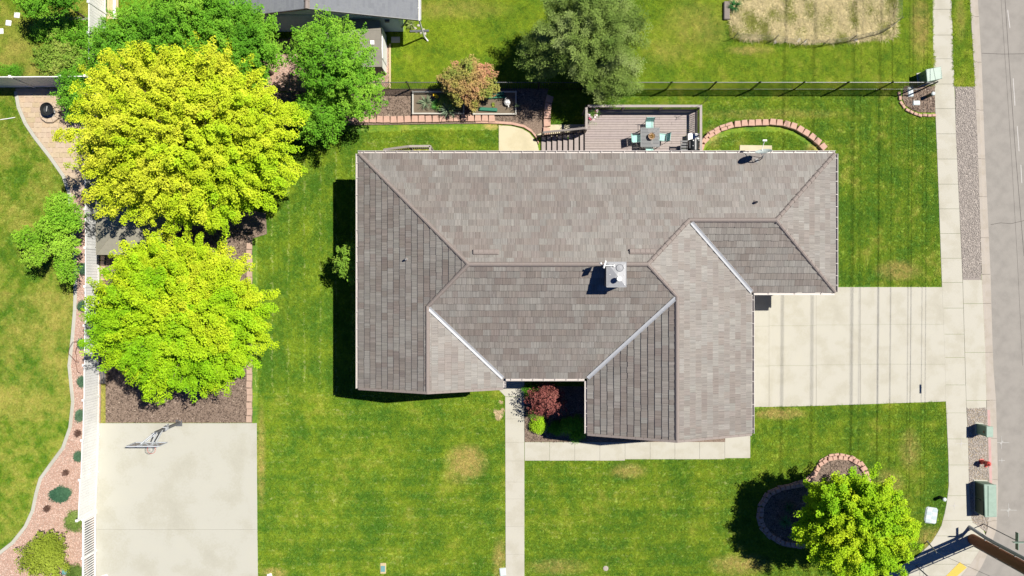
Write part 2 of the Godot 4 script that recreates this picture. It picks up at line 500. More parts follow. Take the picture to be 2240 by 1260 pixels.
func build_ground() -> void:
	var g := Shape.new().box(Vector3(0, -0.55, 0), Vector3(500, 0.3, 500))
	solo("ground", g, mats.terrain, "broad grassy ground under the whole neighbourhood", "ground", "", "structure")
	# the lawn is one sheet up to the back of the kerb
	var s := Shape.new()
	var line := [-68, -40]
	for y in range(-40, 1304, 56): line.append_array([along(kerb_back, y), y])
	line.append_array([2060, 1299, -68, 1299])
	var poly := flat(line)
	var idx := Geometry2D.triangulate_polygon(poly)
	for k in range(0, idx.size(), 3):
		var t := [poly[idx[k]], poly[idx[k + 1]], poly[idx[k + 2]]]
		if (t[1] - t[0]).cross(t[2] - t[0]) > 0.0: t = [t[0], t[2], t[1]]
		var u := []
		for q in t: u.append(Vector2((q.x - LX) / LW, (q.y - LZ) / LH))
		s.tri_uv(Vector3(t[0].x, 0, t[0].y), Vector3(t[1].x, 0, t[1].y), Vector3(t[2].x, 0, t[2].y), u[0], u[1], u[2])
	solo("lawn", s, mats.turf, "mown green and yellowish lawn with dry spots around the houses", "lawn", "", "structure")

	# road, kerb and gutter
	var road := PackedVector2Array()
	for y in range(-60, 1311, 40): road.append_array(flat([along(gutter_edge, y), y]))
	road.append_array(flat([2100, 1700, 3400, 1700, 3400, -500, 2139, -500]))
	solo("road", Shape.new().prism(road, -0.5, -0.12), mats.asphalt, "pale grey asphalt road along the right edge", "road", "", "structure")
	var cracks := thing("road_crack", "thin dark seams and cracks across the pale asphalt road", "crack", Vector3.ZERO, 0, "", "structure")
	for c in [[2150, 115, 2195, 117, 2260, 116], [2199, -40, 2210, 130, 2224, 330, 2243, 560], [2170, 491, 2192, 487, 2214, 489, 2252, 480], [2190, -40, 2203, 150, 2216, 350, 2228, 560, 2240, 800]]:
		var cs := Shape.new()
		for i in range(0, c.size() - 2, 2):
			var a := at(c[i], c[i + 1]); var b := at(c[i + 2], c[i + 3])
			a.y = -0.118; b.y = -0.118
			var side := (b - a).cross(Vector3.UP).normalized() * (0.014 if c.size() < 10 else 0.008)
			cs.quad(a + side, b + side, b - side, a - side)
		part("crack", cs, mats.crack, cracks)
	var dash := thing("lane_line", "worn white lane line painted along the asphalt road", "road marking", Vector3.ZERO, 0, "", "structure")
	for d in [[2219, 170, 2223, 230], [2228, 275, 2232, 330], [2236, 360, 2238, 400], [2207, 20, 2212, 60]]:
		var a := at(d[0], d[1]); var b := at(d[2], d[3])
		a.y = -0.116; b.y = -0.116
		var ds := Shape.new()
		ds.quad(a + Vector3(-0.03, 0, 0), b + Vector3(-0.03, 0, 0), b + Vector3(0.03, 0, 0), a + Vector3(0.03, 0, 0))
		part("dash", ds, mats.road_paint, dash)
	var kerb := thing("kerb", "concrete kerb and gutter between the verge and the road", "kerb", Vector3.ZERO, 0, "", "structure")
	var front := []
	for i in range(0, kerb_back.size(), 2): front.append_array([kerb_back[i] + 8.0, kerb_back[i + 1] + (0.0 if kerb_back[i + 1] < 1160 else 5.0)])
	var joints := [-50, 35, 135, 240, 347, 430, 520, 600]
	slab_rows(kerb, "kerb_section", kerb_back, front, joints, -0.4, 0.03, "kerb", 0.2)
	slab_rows(kerb, "kerb_section", kerb_back, front, [876, 960, 1050, 1140, 1200, 1262, 1300], -0.4, 0.03, "kerb", 0.2)
	slab_rows(kerb, "low_kerb_section", kerb_back, front, [600, 664, 771, 876], -0.4, -0.06, "kerb", 0.2)
	slab_rows(kerb, "gutter_section", front, gutter_edge, joints + [664, 771, 876, 960, 1050, 1140, 1200, 1262, 1300], -0.4, -0.105, "kerb", 0.2)
	var red := []
	for i in range(0, front.size(), 2): red.append_array([front[i] - 0.8, front[i + 1]])
	var back := []
	for i in range(0, kerb_back.size(), 2): back.append_array([kerb_back[i] + 1.0, kerb_back[i + 1]])
	var paint := thing("painted_kerb", "faded red paint along the kerb beside the hydrant", "kerb paint", Vector3.ZERO, 0, "", "structure")
	slab_rows(paint, "paint_strip", back, red, [896, 958, 1048, 1062], 0.0, 0.034, "kerb_red", 0.4)

	# pavement, aprons and paths
	var walk := thing("sidewalk", "pale concrete sidewalk of square slabs beside the road", "sidewalk", Vector3.ZERO, 0, "", "structure")
	slab_rows(walk, "slab", walk_left, walk_right, [-40, 20.7, 77, 129, 184, 238, 293, 348, 403, 457, 511, 565, 618, 674, 731, 782, 842, 903, 960, 1017, 1084, 1138, 1172, 1205, 1234, 1260, 1288], -0.2, 0.03, "concrete")
	var apron := thing("driveway_apron", "cream concrete apron between the sidewalk and the road kerb", "apron", Vector3.ZERO, 0, "", "structure")
	var sr := []
	for i in range(0, walk_right.size(), 2): sr.append_array([walk_right[i] + 0.6, walk_right[i + 1]])
	var kb := []
	for i in range(0, kerb_back.size(), 2): kb.append_array([kerb_back[i] - 0.4, kerb_back[i + 1]])
	slab_rows(apron, "slab", sr, kb, [612, 664, 771, 876, 894], -0.2, 0.022, "concrete")
	var drive := thing("driveway", "wide pale concrete driveway of large slabs by the garage", "driveway", Vector3.ZERO, 0, "", "structure")
	var dx := [1600, 1682, 1785, 1882, 2070]
	for i in 4:
		var l := [dx[i] + 0.15, 500, dx[i] + 0.15, 1000]
		var r := [dx[i + 1] - 0.15, 500, dx[i + 1] - 0.15, 1000]
		if i == 3: r = [2062, 620, 2070, 880]
		var x: float = dx[i]
		slab_rows(drive, "slab", l, r, [628.0, 713.0 - (x - 1640) * 0.015, 800.0 - (x - 1640) * 0.014], -0.2, 0.026, "concrete", 0.15)
		var xr: float = dx[i + 1]
		var ya := 800.0 - (x - 1640) * 0.014
		part("slab", Shape.new().prism(lay([x + 0.15, ya + 0.15, minf(xr, 2067) - 0.15, ya + 0.15, xr - 0.15, 890.0 - maxf(0.0, xr - 1720) * 0.034, x + 0.15, 890.0 - maxf(0.0, x - 1720) * 0.034]), -0.2, 0.026, 0.008), mats.concrete, drive)
	var path := thing("front_walk", "narrow pale concrete walk leading to the front porch", "walkway", Vector3.ZERO, 0, "", "structure")
	slab_rows(path, "slab", [1105, 800, 1106.5, 1300], [1147, 800, 1147, 1300], [868, 916, 968, 1008, 1054, 1091, 1151, 1212, 1268, 1299], -0.2, 0.035, "concrete", 0.12)
	part("slab", Shape.new().prism(lay([1085, 851.5, 1090, 851.5, 1105.5, 867.4, 1147, 867.4, 1147, 800, 1085, 800]), -0.2, 0.035, 0.008), mats.concrete, path)
	var cross := thing("cross_walk", "pale concrete walk along the front gable joining the front walk", "walkway", Vector3.ZERO, 0, "", "structure")
	keep_off.append(flat([1285, 930, 1641, 930, 1641, 975, 1285, 975]))
	var cx := [1147.7, 1202, 1257, 1312, 1367, 1422, 1476, 1530, 1585, 1641]
	for i in 9:
		var top := 967.0 if i < 4 else 966.0
		if i == 8: top = 940.0
		var low := 1007.5 if i < 4 else (1004.5 if i < 8 else 1002.0)
		part("slab", Shape.new().prism(lay([cx[i] + 0.12, top, cx[i + 1] - 0.12, top, cx[i + 1] - 0.12, low - 0.3, cx[i] + 0.12, low]), -0.2, 0.032, 0.008), mats.concrete, cross)
	var pad := thing("concrete_court", "large pale concrete pad with the basketball hoop", "court", Vector3.ZERO, 0, "", "structure")
	for c in [[213, 925.5, 562, 925.5, 563, 1158, 210, 1158], [210, 1158.15, 563, 1158.15, 565, 1299, 208, 1299]]:
		part("slab", Shape.new().prism(lay(c), -0.2, 0.035, 0.01), mats.concrete_pad, pad)
	var bp := thing("back_path", "cream concrete path by the deck stairs", "walkway", Vector3.ZERO, 0, "", "structure")
	part("slab", Shape.new().prism(lay([1091, 274, 1120, 276, 1143, 282, 1158, 291, 1168, 303, 1175, 312, 1182, 345, 1091, 345]), -0.2, 0.03, 0.01), mats.concrete_cream, bp)
	part("slab", Shape.new().prism(lay([1172.8, 300, 1186, 273, 1300, 272, 1300, 300]), -0.2, 0.03, 0.01), mats.concrete_cream, bp)
	var win := Shape.new().prism(lay([1618, 317.5, 1688, 318.5, 1689, 345, 1617, 345]), -0.2, 0.05, 0.01)
	solo("concrete_pad", win, mats.concrete_cream, "small cream concrete pad in the lawn below the satellite dish", "pad", "", "structure")
	solo("concrete_pad", Shape.new().prism(lay([856, 81, 875, 81, 875, 94, 856, 94]), -0.1, 0.06, 0.01), mats.concrete, "grey concrete pad in the shade beside the neighbour's blue wall", "pad", "", "structure")

	# planted strips and gravel
	sheet("mulch_bed", [232, 500, 552, 462, 582, 466, 584, 512, 552, 522, 552, 924.5, 232, 924.5], 0.05, "mulch", "dark mulch bed under the two yellow trees", "mulch bed")
	sheet("mulch_bed", [560, 205, 835, 195, 1200, 194, 1190, 230, 1186, 262, 1187, 290, 1170, 296, 1150, 279, 1120, 271, 1000, 271, 640, 276, 560, 280], 0.07, "mulch", "dark mulch bed along the black fence with raised planter boxes", "mulch bed")
	sheet("mulch_bed", [1147.8, 845, 1300, 845, 1300, 966.3, 1147.8, 966.3], 0.05, "mulch", "mulch bed by the front porch with the red maple", "mulch bed")
	sheet("mulch_bed", [1285, 925, 1586, 925, 1586, 966.5, 1300.5, 966.5, 1300.5, 930, 1285, 930], 0.045, "mulch", "thin mulch strip under the garage gable", "mulch bed")
	sheet("mulch_bed", [1977, 190, 1973, 215, 1980, 230, 1996, 241, 2012, 246, 2045, 246, 2044, 186, 1990, 186], 0.04, "mulch", "small mulch bed around the utility boxes by the sidewalk", "mulch bed")
	sheet("gravel_verge", [2089, 190, 2132, 190, 2138, 330, 2146, 596, 2148, 640, 2107, 640, 2091, 300], 0.02, "gravel_grey", "grey gravel verge between sidewalk and kerb above the driveway", "gravel")
	sheet("gravel_verge", [2113.2, 878, 2157, 880, 2162, 1050, 2162, 1127, 2157, 1164, 2127, 1142, 2122, 1110, 2119, 1050, 2117.5, 950], 0.02, "gravel_tan", "tan gravel verge with the hydrant and green cabinets", "gravel")
	sheet("gravel_strip", [150, 428, 218, 428, 218, 600, 218, 900, 210, 1130, 210, 1300, -70, 1300, -70, 1262, 0, 1205, 28, 1183, 56, 1148, 71, 1114, 79, 1077, 88, 1046, 111, 1014, 137, 979, 152, 935, 159, 879, 152, 820, 157, 740, 163, 680, 165, 620, 163, 560, 158, 470], 0.012, "gravel_pink", "pink gravel strip along the neighbour's side of the white fence", "gravel")
	sheet("gravel_bed", [540, 95, 700, 70, 856, 100, 855, 192, 700, 200, 540, 200], 0.012, "gravel_pink", "pinkish gravel patch between the green trees and the shed", "gravel")
	sheet("patio_base", [33, 200, 40, 235, 55, 270, 75, 300, 110, 345, 138, 385, 151, 430, 218, 430, 218, 192, 33, 192], 0.006, "joint_sand", "sandy bedding of the tan paver patio", "patio")
	keep_off.append(flat([1598, -40, 1960, -40, 1958, 60, 1935, 85, 1850, 97, 1760, 95, 1640, 80, 1598, 78]))
	var brown := Shape.new().prism(flat([1598, -60, 1960, -60, 1958, 40, 1935, 75, 1850, 92, 1760, 95, 1690, 86, 1605, 80]), -0.2, 0.008)
	solo("dry_plot", brown, surf("dry_ground", lin(0.46, 0.37, 0.19), 0.95, ramp_texture([[noise(0.02, 4, 71), 0.5], [noise(0.1, 3, 72), 0.5]], [[0.0, Color(0.35, 0.45, 0.2)], [0.4, Color(0.75, 0.78, 0.6)], [0.6, Color(1, 1, 0.95)], [1.0, Color(1.3, 1.2, 1.2)]], 256), 0.35), "straw coloured dry plot behind the wire fence", "dry ground", "", "structure")

	var strip := Shape.new()
	var mow := [35, 200, 41, 235, 56, 270, 76, 300, 111, 345, 139, 385, 151, 420, 156, 455, 161, 520, 164, 560, 166, 620, 164, 680, 159, 740, 152, 800, 154, 820, 160, 879, 154, 935, 138, 980, 112, 1015, 89, 1047, 80, 1078, 72, 1117, 56, 1152, 28, 1187, 0, 1209, -66, 1262]
	var mow_root := thing("lawn_edging", "curving pale concrete mow strip around the neighbour's lawn", "edging", Vector3.ZERO, 0, "", "structure")
	for i in range(0, mow.size() - 2, 2):
		var a := Vector2(mow[i], mow[i + 1]); var b := Vector2(mow[i + 2], mow[i + 3])
		var pa := Vector2(mow[maxi(i - 2, 0)], mow[maxi(i - 1, 1)]); var j := mini(i + 4, mow.size() - 2)
		var pb := Vector2(mow[j], mow[j + 1])
		var na := (b - pa).normalized().orthogonal() * 3.8; var nb := (pb - a).normalized().orthogonal() * 3.8
		part("edging_section", Shape.new().prism(lay([a.x - na.x, a.y - na.y, b.x - nb.x, b.y - nb.y, b.x + nb.x, b.y + nb.y, a.x + na.x, a.y + na.y]), -0.1, 0.06, 0.02), mats.concrete_pad, mow_root)
	keep_off.append(flat([2046, 188, 2160, 188, 2160, 640, 2062, 640]))
	keep_off.append(flat([2068, 600, 2190, 600, 2190, 1160, 2120, 1160, 2072, 900]))
	# paint marks left by surveyors
	for mk in [[2102, 970, 0.03, 13.0, "white survey cross sprayed on the sidewalk beside the small green cabinet"], [2193.5, 969, -0.117, 17.0, "white survey cross sprayed on the road beside the small green cabinet"],
			[2087, 1106, 0.03, 10.0, "white survey mark sprayed on the sidewalk beside the big green cabinet"], [2209, 1117, -0.117, 18.0, "white survey cross sprayed on the road opposite the big green cabinet"], [2194, 1008, -0.117, 7.0, "small pale survey cross on the road opposite the hydrant"]]:
		var o := thing("survey_mark", mk[4], "paint mark", Vector3.ZERO, 0, "survey marks sprayed in white", "structure")
		var c := at(mk[0], mk[1]); c.y = mk[2] + 0.004
		for k in 3:
			var arm := Shape.new()
			var d: Vector3 = Vector3(1, 0, 0.06).rotated(Vector3.UP, [0.05, PI / 2 + 0.05, 0.9][k]) * (mk[3] / SHEET) * [1.0, 0.8, 0.25][k]
			var sd: Vector3 = d.cross(Vector3.UP).normalized() * [0.02, 0.018, 0.06][k]
			var lift := Vector3(0, 0.002 * k, 0)
			for e in [-1.0, 1.0]:
				arm.quad(c + lift + d * e + sd * 0.9 * e, c + lift + d * e - sd * 0.9 * e, c + lift - sd * e, c + lift + sd * e)
			part("paint_stroke", arm, mats.survey_paint if mk[2] > 0.0 else mats.survey_paint_road, o)
	var tac := Shape.new().prism(flat([2099, 1229, 2114, 1241, 2090, 1262, 2066, 1262]), 0.0, 0.042, 0.004)
	var troot := part("warning_pad", tac, mats.yellow_pad, self)
	tag(troot, "yellow tactile warning pad in the corner sidewalk ramp", "tactile pad", "", "")
	var dome := Shape.new().lathe(Vector3.ZERO, [[0.014, 0], [0.010, 0.006], [0.0, 0.007]], 6)
	var stud := dome.mesh()
	for i in 9:
		for j in 6:
			var q := at(lerpf(2100, 2072, i / 8.0) + lerpf(0, 11, j / 5.0), lerpf(1231, 1260, i / 8.0) + lerpf(0, 9, j / 5.0) - i * 0.6, 0.0)
			if Geometry2D.is_point_in_polygon(Vector2(q.x, q.z), flat([2099, 1230, 2113, 1241, 2090, 1261, 2068, 1261])):
				var st := part_mesh("stud", stud, mats.yellow_pad, troot)
				st.position = Vector3(q.x, 0.042, q.z)

func build_pavers() -> void:
	var outline := flat([40, 205, 46, 235, 61, 270, 81, 300, 116, 345, 144, 385, 157, 430, 216, 430, 216, 200, 40, 200])
	keep_off.append(outline)
	var patio := thing("patio", "tan paver patio with the fire bowl beside the yellow tree", "patio", Vector3.ZERO, 0, "", "structure")
	var row := 0
	var y := 202.0
	while y < 430.0:
		var h := 11.0
		var x := 30.0 - (row % 3) * 6.3
		while x < 220.0:
			var w: float = [16.0, 19.0, 22.0][rng.randi() % 3]
			var bend := sin(x * 0.13 + row) * 0.9
			var piece := flat([x + 0.12, y + 0.12 + bend, x + w * 0.5, y + 0.3 - bend, x + w - 0.12, y + 0.12 + bend, x + w - 0.12, y + h - 0.12 + bend, x + w * 0.5, y + h - bend, x + 0.12, y + h - 0.12 + bend])
			for q in Geometry2D.intersect_polygons(piece, outline):
				if q.size() < 3 : continue
				var s := Shape.new()
				var v := rng.randf_range(0.88, 1.08)
				s.tint = Color(v, v * rng.randf_range(0.94, 1.02), v * rng.randf_range(0.86, 1.0))
				s.prism(q, -0.05, 0.03 + rng.randf() * 0.006, 0.006)
				part("paver", s, mats.paver, patio)
			x += w
		y += h
		row += 1

# ---------------------------------------------------------------- the main house
const EAVE := 4.2
const PITCH := 0.417
var shingle_left := 300
var shake_run := 0.5

class Slope:
	var poly: PackedVector2Array      # plan outline
	var origin: Vector2               # a point of the eave line
	var up: Vector2                   # plan direction up the slope
	var base: float
	var pitch: float
	func _init(points: Array, o: Vector2, u: Vector2, b: float, p: float) -> void:
		poly = PackedVector2Array()
		for i in range(0, points.size(), 2): poly.append(Vector2(points[i], points[i + 1]))
		origin = o; up = u; base = b; pitch = p
	func height(q: Vector2) -> float:
		return base + pitch * (q - origin).dot(up)

func deck_of(s: Slope, drop: float) -> Shape:
	var r := Shape.new()
	var idx := Geometry2D.triangulate_polygon(s.poly)
	for k in range(0, idx.size(), 3):
		var t := [s.poly[idx[k]], s.poly[idx[k + 1]], s.poly[idx[k + 2]]]
		if (t[1] - t[0]).cross(t[2] - t[0]) > 0.0: t = [t[0], t[2], t[1]]
		var q := []
		for p in t: q.append(Vector3(p.x, s.height(p) - drop, p.y))
		r.tri(q[0], q[1], q[2])
		for i in 3: q[i] = q[i] - Vector3(0, 0.12, 0)
		r.tri(q[0], q[2], q[1])
	for i in s.poly.size():
		var a := s.poly[i]; var b := s.poly[(i + 1) % s.poly.size()]
		var a3 := Vector3(a.x, s.height(a) - drop, a.y); var b3 := Vector3(b.x, s.height(b) - drop, b.y)
		var dn := Vector3(0, -0.12, 0)
		if Geometry2D.is_polygon_clockwise(s.poly): r.quad(a3 + dn, b3 + dn, b3, a3)
		else: r.quad(b3 + dn, a3 + dn, a3, b3)
	return r

func shingle_shape(into: Shape, s: Slope, q: PackedVector2Array, s0: float, course: float, thick: float, u0: float) -> void:
	var across := Vector2(-s.up.y, s.up.x)
	var top := []; var tex := []
	for p in q:
		var d := (p - s.origin).dot(s.up)
		var lift := thick - (thick - 0.005) * clampf((d - s0) / course, 0.0, 1.0)
		top.append(Vector3(p.x, s.height(p) + lift, p.y))
		tex.append(Vector2((p - s.origin).dot(across) * 0.34 + u0, d * 0.34 + u0 * 3.0))
	var idx := Geometry2D.triangulate_polygon(q)
	for k in range(0, idx.size(), 3):
		var i := idx[k]; var j := idx[k + 1]; var l := idx[k + 2]
		if (q[j] - q[i]).cross(q[l] - q[i]) > 0.0:
			var sw := j; j = l; l = sw
		into.tri_uv(top[i], top[j], top[l], tex[i], tex[j], tex[l])
	var cw := Geometry2D.is_polygon_clockwise(q)
	for i in q.size():
		var j := (i + 1) % q.size()
		var a: Vector3 = top[i]; var b: Vector3 = top[j]
		var dn := Vector3(0, -thick - 0.004, 0)
		if cw:
			into.tri_uv(a + dn, b + dn, b, tex[i], tex[j], tex[j]); into.tri_uv(a + dn, b, a, tex[i], tex[j], tex[i])
		else:
			into.tri_uv(b + dn, a + dn, a, tex[j], tex[i], tex[i]); into.tri_uv(b + dn, a, b, tex[j], tex[i], tex[j])

func shake_tint() -> Color:
	var t := rng.randf()
	if rng.randf() < 0.38: t = shake_run
	shake_run = t
	var v := rng.randf_range(0.9, 1.09)
	var c := Color(0.232, 0.200, 0.176).lerp(Color(0.290, 0.280, 0.254), t)
	return Color(c.r * v, c.g * v, c.b * v)

func cover(house: Node3D, s: Slope, called: String, course: float) -> void:
	var deck := part(called, deck_of(s, 0.005), mats.cap, house)
	var rest := Shape.new()
	var across := Vector2(-s.up.y, s.up.x)
	var lo := Vector2(1e9, 1e9); var hi := -lo
	for p in s.poly:
		var q := Vector2((p - s.origin).dot(across), (p - s.origin).dot(s.up))
		lo = lo.min(q); hi = hi.max(q)
	var k := 0
	while k * course < hi.y - 0.02:
		var u := lo.x - rng.randf() * 0.4
		var s0 := k * course
		while u < hi.x:
			var w := rng.randf_range(0.26, 0.46)
			var thick := rng.randf_range(0.048, 0.060)
			var lower := -0.03 if k == 0 else 0.0
			var jag := rng.randf_range(-0.012, 0.012)
			var a := s.origin + across * (u + 0.003) + s.up * (s0 + lower + jag)
			var b := s.origin + across * (u + w - 0.003) + s.up * (s0 + lower + jag)
			var quad := PackedVector2Array([a, b, b + s.up * (course - lower - jag), a + s.up * (course - lower - jag)])
			var center := (a + b) * 0.5
			var pieces: Array = Geometry2D.intersect_polygons(quad, s.poly)
			if k == 0:
				var grown := Geometry2D.offset_polygon(s.poly, 0.03)
				pieces = Geometry2D.intersect_polygons(quad, grown[0]) if grown.size() else pieces
			for q in pieces:
				if q.size() < 3: continue
				if absf(_area(q)) < 0.004: continue
				if shingle_left > 0 and center.length() < 5.3 and absf(_area(q)) > 0.05:
					shingle_left -= 1
					var one := Shape.new(); one.tint = shake_tint()
					shingle_shape(one, s, q, s0, course, thick, rng.randf())
					part("shingle", one, mats.shake, deck)
				else:
					rest.tint = shake_tint()
					shingle_shape(rest, s, q, s0, course, thick, rng.randf())
			u += w
		k += 1
	part("shingles", rest, mats.shake, deck, true)

func _area(q: PackedVector2Array) -> float:
	var r := 0.0
	for i in q.size(): r += q[i].cross(q[(i + 1) % q.size()])
	return r * 0.5

func ridge_caps(house: Node3D, a: Vector3, b: Vector3, wide := 0.13) -> void:
	var d := b - a
	var count := int(ceil(d.length() / 0.42))
	var z := d.normalized()
	var x := Vector3.UP.cross(z).normalized()
	var y := z.cross(x)
	for i in count:
		var p := a + z * (d.length() * i / count) + y * 0.05
		var q := a + z * (d.length() * (i + 1) / count + 0.03) + y * 0.075
		var s := Shape.new()
		var pts := [[-wide, -0.09], [-wide * 0.5, 0.015], [0.0, 0.045], [wide * 0.5, 0.015], [wide, -0.09]]
		for k in 4:
			var p0: Vector3 = p + x * pts[k][0] + y * pts[k][1]; var p1: Vector3 = p + x * pts[k + 1][0] + y * pts[k + 1][1]
			var q0: Vector3 = q + x * pts[k][0] * 1.06 + y * pts[k][1]; var q1: Vector3 = q + x * pts[k + 1][0] * 1.06 + y * pts[k + 1][1]
			s.quad(p1, p0, q0, q1)
			s.quad(q0 - y * 0.02, q1 - y * 0.02, q1, q0)
		part("ridge_cap", s, mats.cap, house)

func gutter(house: Node3D, a: Vector2, b: Vector2, out: Vector2, y: float, mat_name := "gutter", step := 0.62) -> void:
	# an open trough hung on the eave with straps across it
	var s := Shape.new()
	var o := Vector3(out.x, 0, out.y)
	var a3 := Vector3(a.x, y, a.y); var b3 := Vector3(b.x, y, b.y)
	s.beam(a3 + o * 0.125 + Vector3(0, -0.03, 0), b3 + o * 0.125 + Vector3(0, -0.03, 0), 0.024, 0.11)
	s.beam(a3 + o * 0.06 + Vector3(0, -0.088, 0), b3 + o * 0.06 + Vector3(0, -0.088, 0), 0.12, 0.012)
	s.beam(a3 + o * 0.008 + Vector3(0, -0.05, 0), b3 + o * 0.008 + Vector3(0, -0.05, 0), 0.014, 0.09)
	var g := part("gutter", s, mats[mat_name], house)
	var n := int((b - a).length() / step)
	var strap := Shape.new()
	strap.beam(Vector3(-0.05, 0.028, 0), Vector3(0.14, 0.028, 0), 0.03, 0.012)
	var mesh := strap.mesh()
	for i in n:
		var m := part_mesh("gutter_strap", mesh, mats[mat_name], g)
		m.position = a3.lerp(b3, (i + 0.5 + rng.randf_range(-0.1, 0.1)) / n)
		m.rotation.y = atan2(-out.y, out.x)

func build_house() -> void:
	var house := thing("house", "brick-brown shingled single storey house with hipped roof and two front gables", "house")
	house.set_meta("label", "large house under a grey brown shake roof with two front gables")
	var E := EAVE; var p := PITCH
	var faces := [
		["roof_slope", Slope.new([-8.44, -7.4, 17.79, -7.4, 13.98, -3.59, 9.37, -3.59, 7.0, -1.22, -2.26, -1.22], Vector2(0, -7.4), Vector2(0, 1), E, p)],
		["roof_slope", Slope.new([-2.26, -1.22, 7.0, -1.22, 8.67, 0.45, 4.16, 4.96, -0.5, 4.96, -4.47, 0.99], Vector2(0, 4.96), Vector2(0, -1), E, p)],
		["roof_slope", Slope.new([-8.44, -7.4, -2.26, -1.22, -4.47, 0.99, -4.47, 5.54, -8.44, 5.54], Vector2(-8.44, 0), Vector2(1, 0), E, p)],
		["roof_slope", Slope.new([-4.47, 0.99, -0.5, 4.96, -0.5, 5.54, -4.47, 5.54], Vector2(-0.5, 0), Vector2(-1, 0), E, p)],
		["roof_slope", Slope.new([8.67, 0.45, 8.67, 8.06, 4.16, 8.06, 4.16, 4.96], Vector2(4.16, 0), Vector2(1, 0), E, p)],
		["roof_slope", Slope.new([7.0, -1.22, 9.37, -3.59, 13.18, 0.22, 13.18, 8.06, 8.67, 8.06, 8.67, 0.45], Vector2(13.18, 0), Vector2(-1, 0), E, p)],
		["roof_slope", Slope.new([9.37, -3.59, 13.98, -3.59, 17.79, 0.22, 13.18, 0.22], Vector2(0, 0.22), Vector2(0, -1), E, p)],
		["roof_slope", Slope.new([17.79, -7.4, 17.79, 0.22, 13.98, -3.59], Vector2(17.79, 0), Vector2(-1, 0), E, p)]]
	for f in faces: cover(house, f[1], f[0], 0.343)
	var hr := E + 6.18 * p; var hw := E + 3.97 * p; var he := E + 4.51 * p; var hg := E + 3.81 * p
	ridge_caps(house, Vector3(-2.26, hr, -1.22), Vector3(7.0, hr, -1.22))
	ridge_caps(house, Vector3(-8.44, E, -7.4), Vector3(-2.26, hr, -1.22))
	ridge_caps(house, Vector3(-4.47, hw, 0.99), Vector3(-2.26, hr, -1.22))
	ridge_caps(house, Vector3(-4.47, hw, 5.54), Vector3(-4.47, hw, 0.99))
	ridge_caps(house, Vector3(8.67, he, 0.45), Vector3(7.0, hr, -1.22))
	ridge_caps(house, Vector3(8.67, he, 8.06), Vector3(8.67, he, 0.45))
	ridge_caps(house, Vector3(9.37, hg, -3.59), Vector3(7.0, hr, -1.22))
	ridge_caps(house, Vector3(9.37, hg, -3.59), Vector3(13.98, hg, -3.59))
	ridge_caps(house, Vector3(17.79, E, -7.4), Vector3(13.98, hg, -3.59))
	ridge_caps(house, Vector3(17.79, E, 0.22), Vector3(13.98, hg, -3.59))
	# open metal valleys: a shallow V that sits on the shakes
	for v in [[Vector3(-0.5, E, 4.96), Vector3(-4.4, hw - 0.03, 1.06)], [Vector3(4.16, E, 4.96), Vector3(8.6, he - 0.03, 0.52)], [Vector3(13.18, E, 0.22), Vector3(9.5, hg - 0.06, -3.46)]]:
		var a: Vector3 = v[0]; var b: Vector3 = v[1]
		var side := (b - a).cross(Vector3.UP).normalized()
		var s := Shape.new()
		var up := Vector3(0, 0.075, 0)
		for e in [-1.0, 1.0]:
			var a1: Vector3 = a + up + side * 0.095 * e + Vector3(0, 0.035, 0); var b1: Vector3 = b + up + side * 0.095 * e + Vector3(0, 0.035, 0)
			if e > 0: s.quad(a + up, a1, b1, b + up)
			else: s.quad(a1, a + up, b + up, b1)
			s.beam(a1, b1, 0.02, 0.03)
		part("valley", s, mats.valley, house)
	# gutters
	gutter(house, Vector2(-8.5, -7.43), Vector2(17.82, -7.43), Vector2(0, -1), E)
	gutter(house, Vector2(-8.47, -7.4), Vector2(-8.47, 5.54), Vector2(-1, 0), E, "gutter", 0.9)
	gutter(house, Vector2(17.82, -7.4), Vector2(17.82, 0.22), Vector2(1, 0), E)
	gutter(house, Vector2(13.35, 0.25), Vector2(17.79, 0.25), Vector2(0, 1), E, "gutter", 1.2)
	gutter(house, Vector2(13.21, 0.4), Vector2(13.21, 8.02), Vector2(1, 0), E)
	gutter(house, Vector2(-0.34, 4.99), Vector2(4.0, 4.99), Vector2(0, 1), E)
	gutter(house, Vector2(-0.47, 5.14), Vector2(-0.47, 5.5), Vector2(1, 0), E, "gutter", 0.3)
	gutter(house, Vector2(4.13, 5.14), Vector2(4.13, 8.02), Vector2(-1, 0), E)
	# barge boards and trim on the two gables
	for g in [[-8.44, -4.47, -0.5, 5.56], [4.16, 8.67, 13.18, 8.08]]:
		var half: float = g[1] - g[0]
		var pk := Vector3(g[1], E + half * p - 0.03, g[3])
		var bs := Shape.new()
		bs.beam(Vector3(g[0], E - 0.03, g[3]), pk, 0.03, 0.2); bs.beam(pk, Vector3(g[2], E - 0.03, g[3]), 0.03, 0.2)
		part("barge_board", bs, mats.cap, house)
		for x in [[g[0], g[1], 1], [g[2], g[1], -1]]:
			var a := Vector3(x[0], E + 0.05, g[3] - 0.02); var b := Vector3(x[1], E + half * p + 0.05, g[3] - 0.02)
			var n := int((b - a).length() / 0.42)
			for i in n:
				var rc := Shape.new()
				rc.beam(a.lerp(b, float(i) / n), a.lerp(b, (i + 1.04) / n), 0.13, 0.05)
				part("rake_cap", rc, mats.cap, house)
		var gw := Shape.new()
		var gz: float = g[3] - 0.42
		gw.tri(Vector3(g[0] + 0.4, E - 0.14, gz), Vector3(g[2] - 0.4, E - 0.14, gz), Vector3(g[1], E + half * p - 0.3, gz))
		gw.tri(Vector3(g[0] + 0.4, E - 0.14, gz - 0.15), Vector3(g[1], E + half * p - 0.3, gz - 0.15), Vector3(g[2] - 0.4, E - 0.14, gz - 0.15))
		part("gable_wall", gw, mats.siding, house)
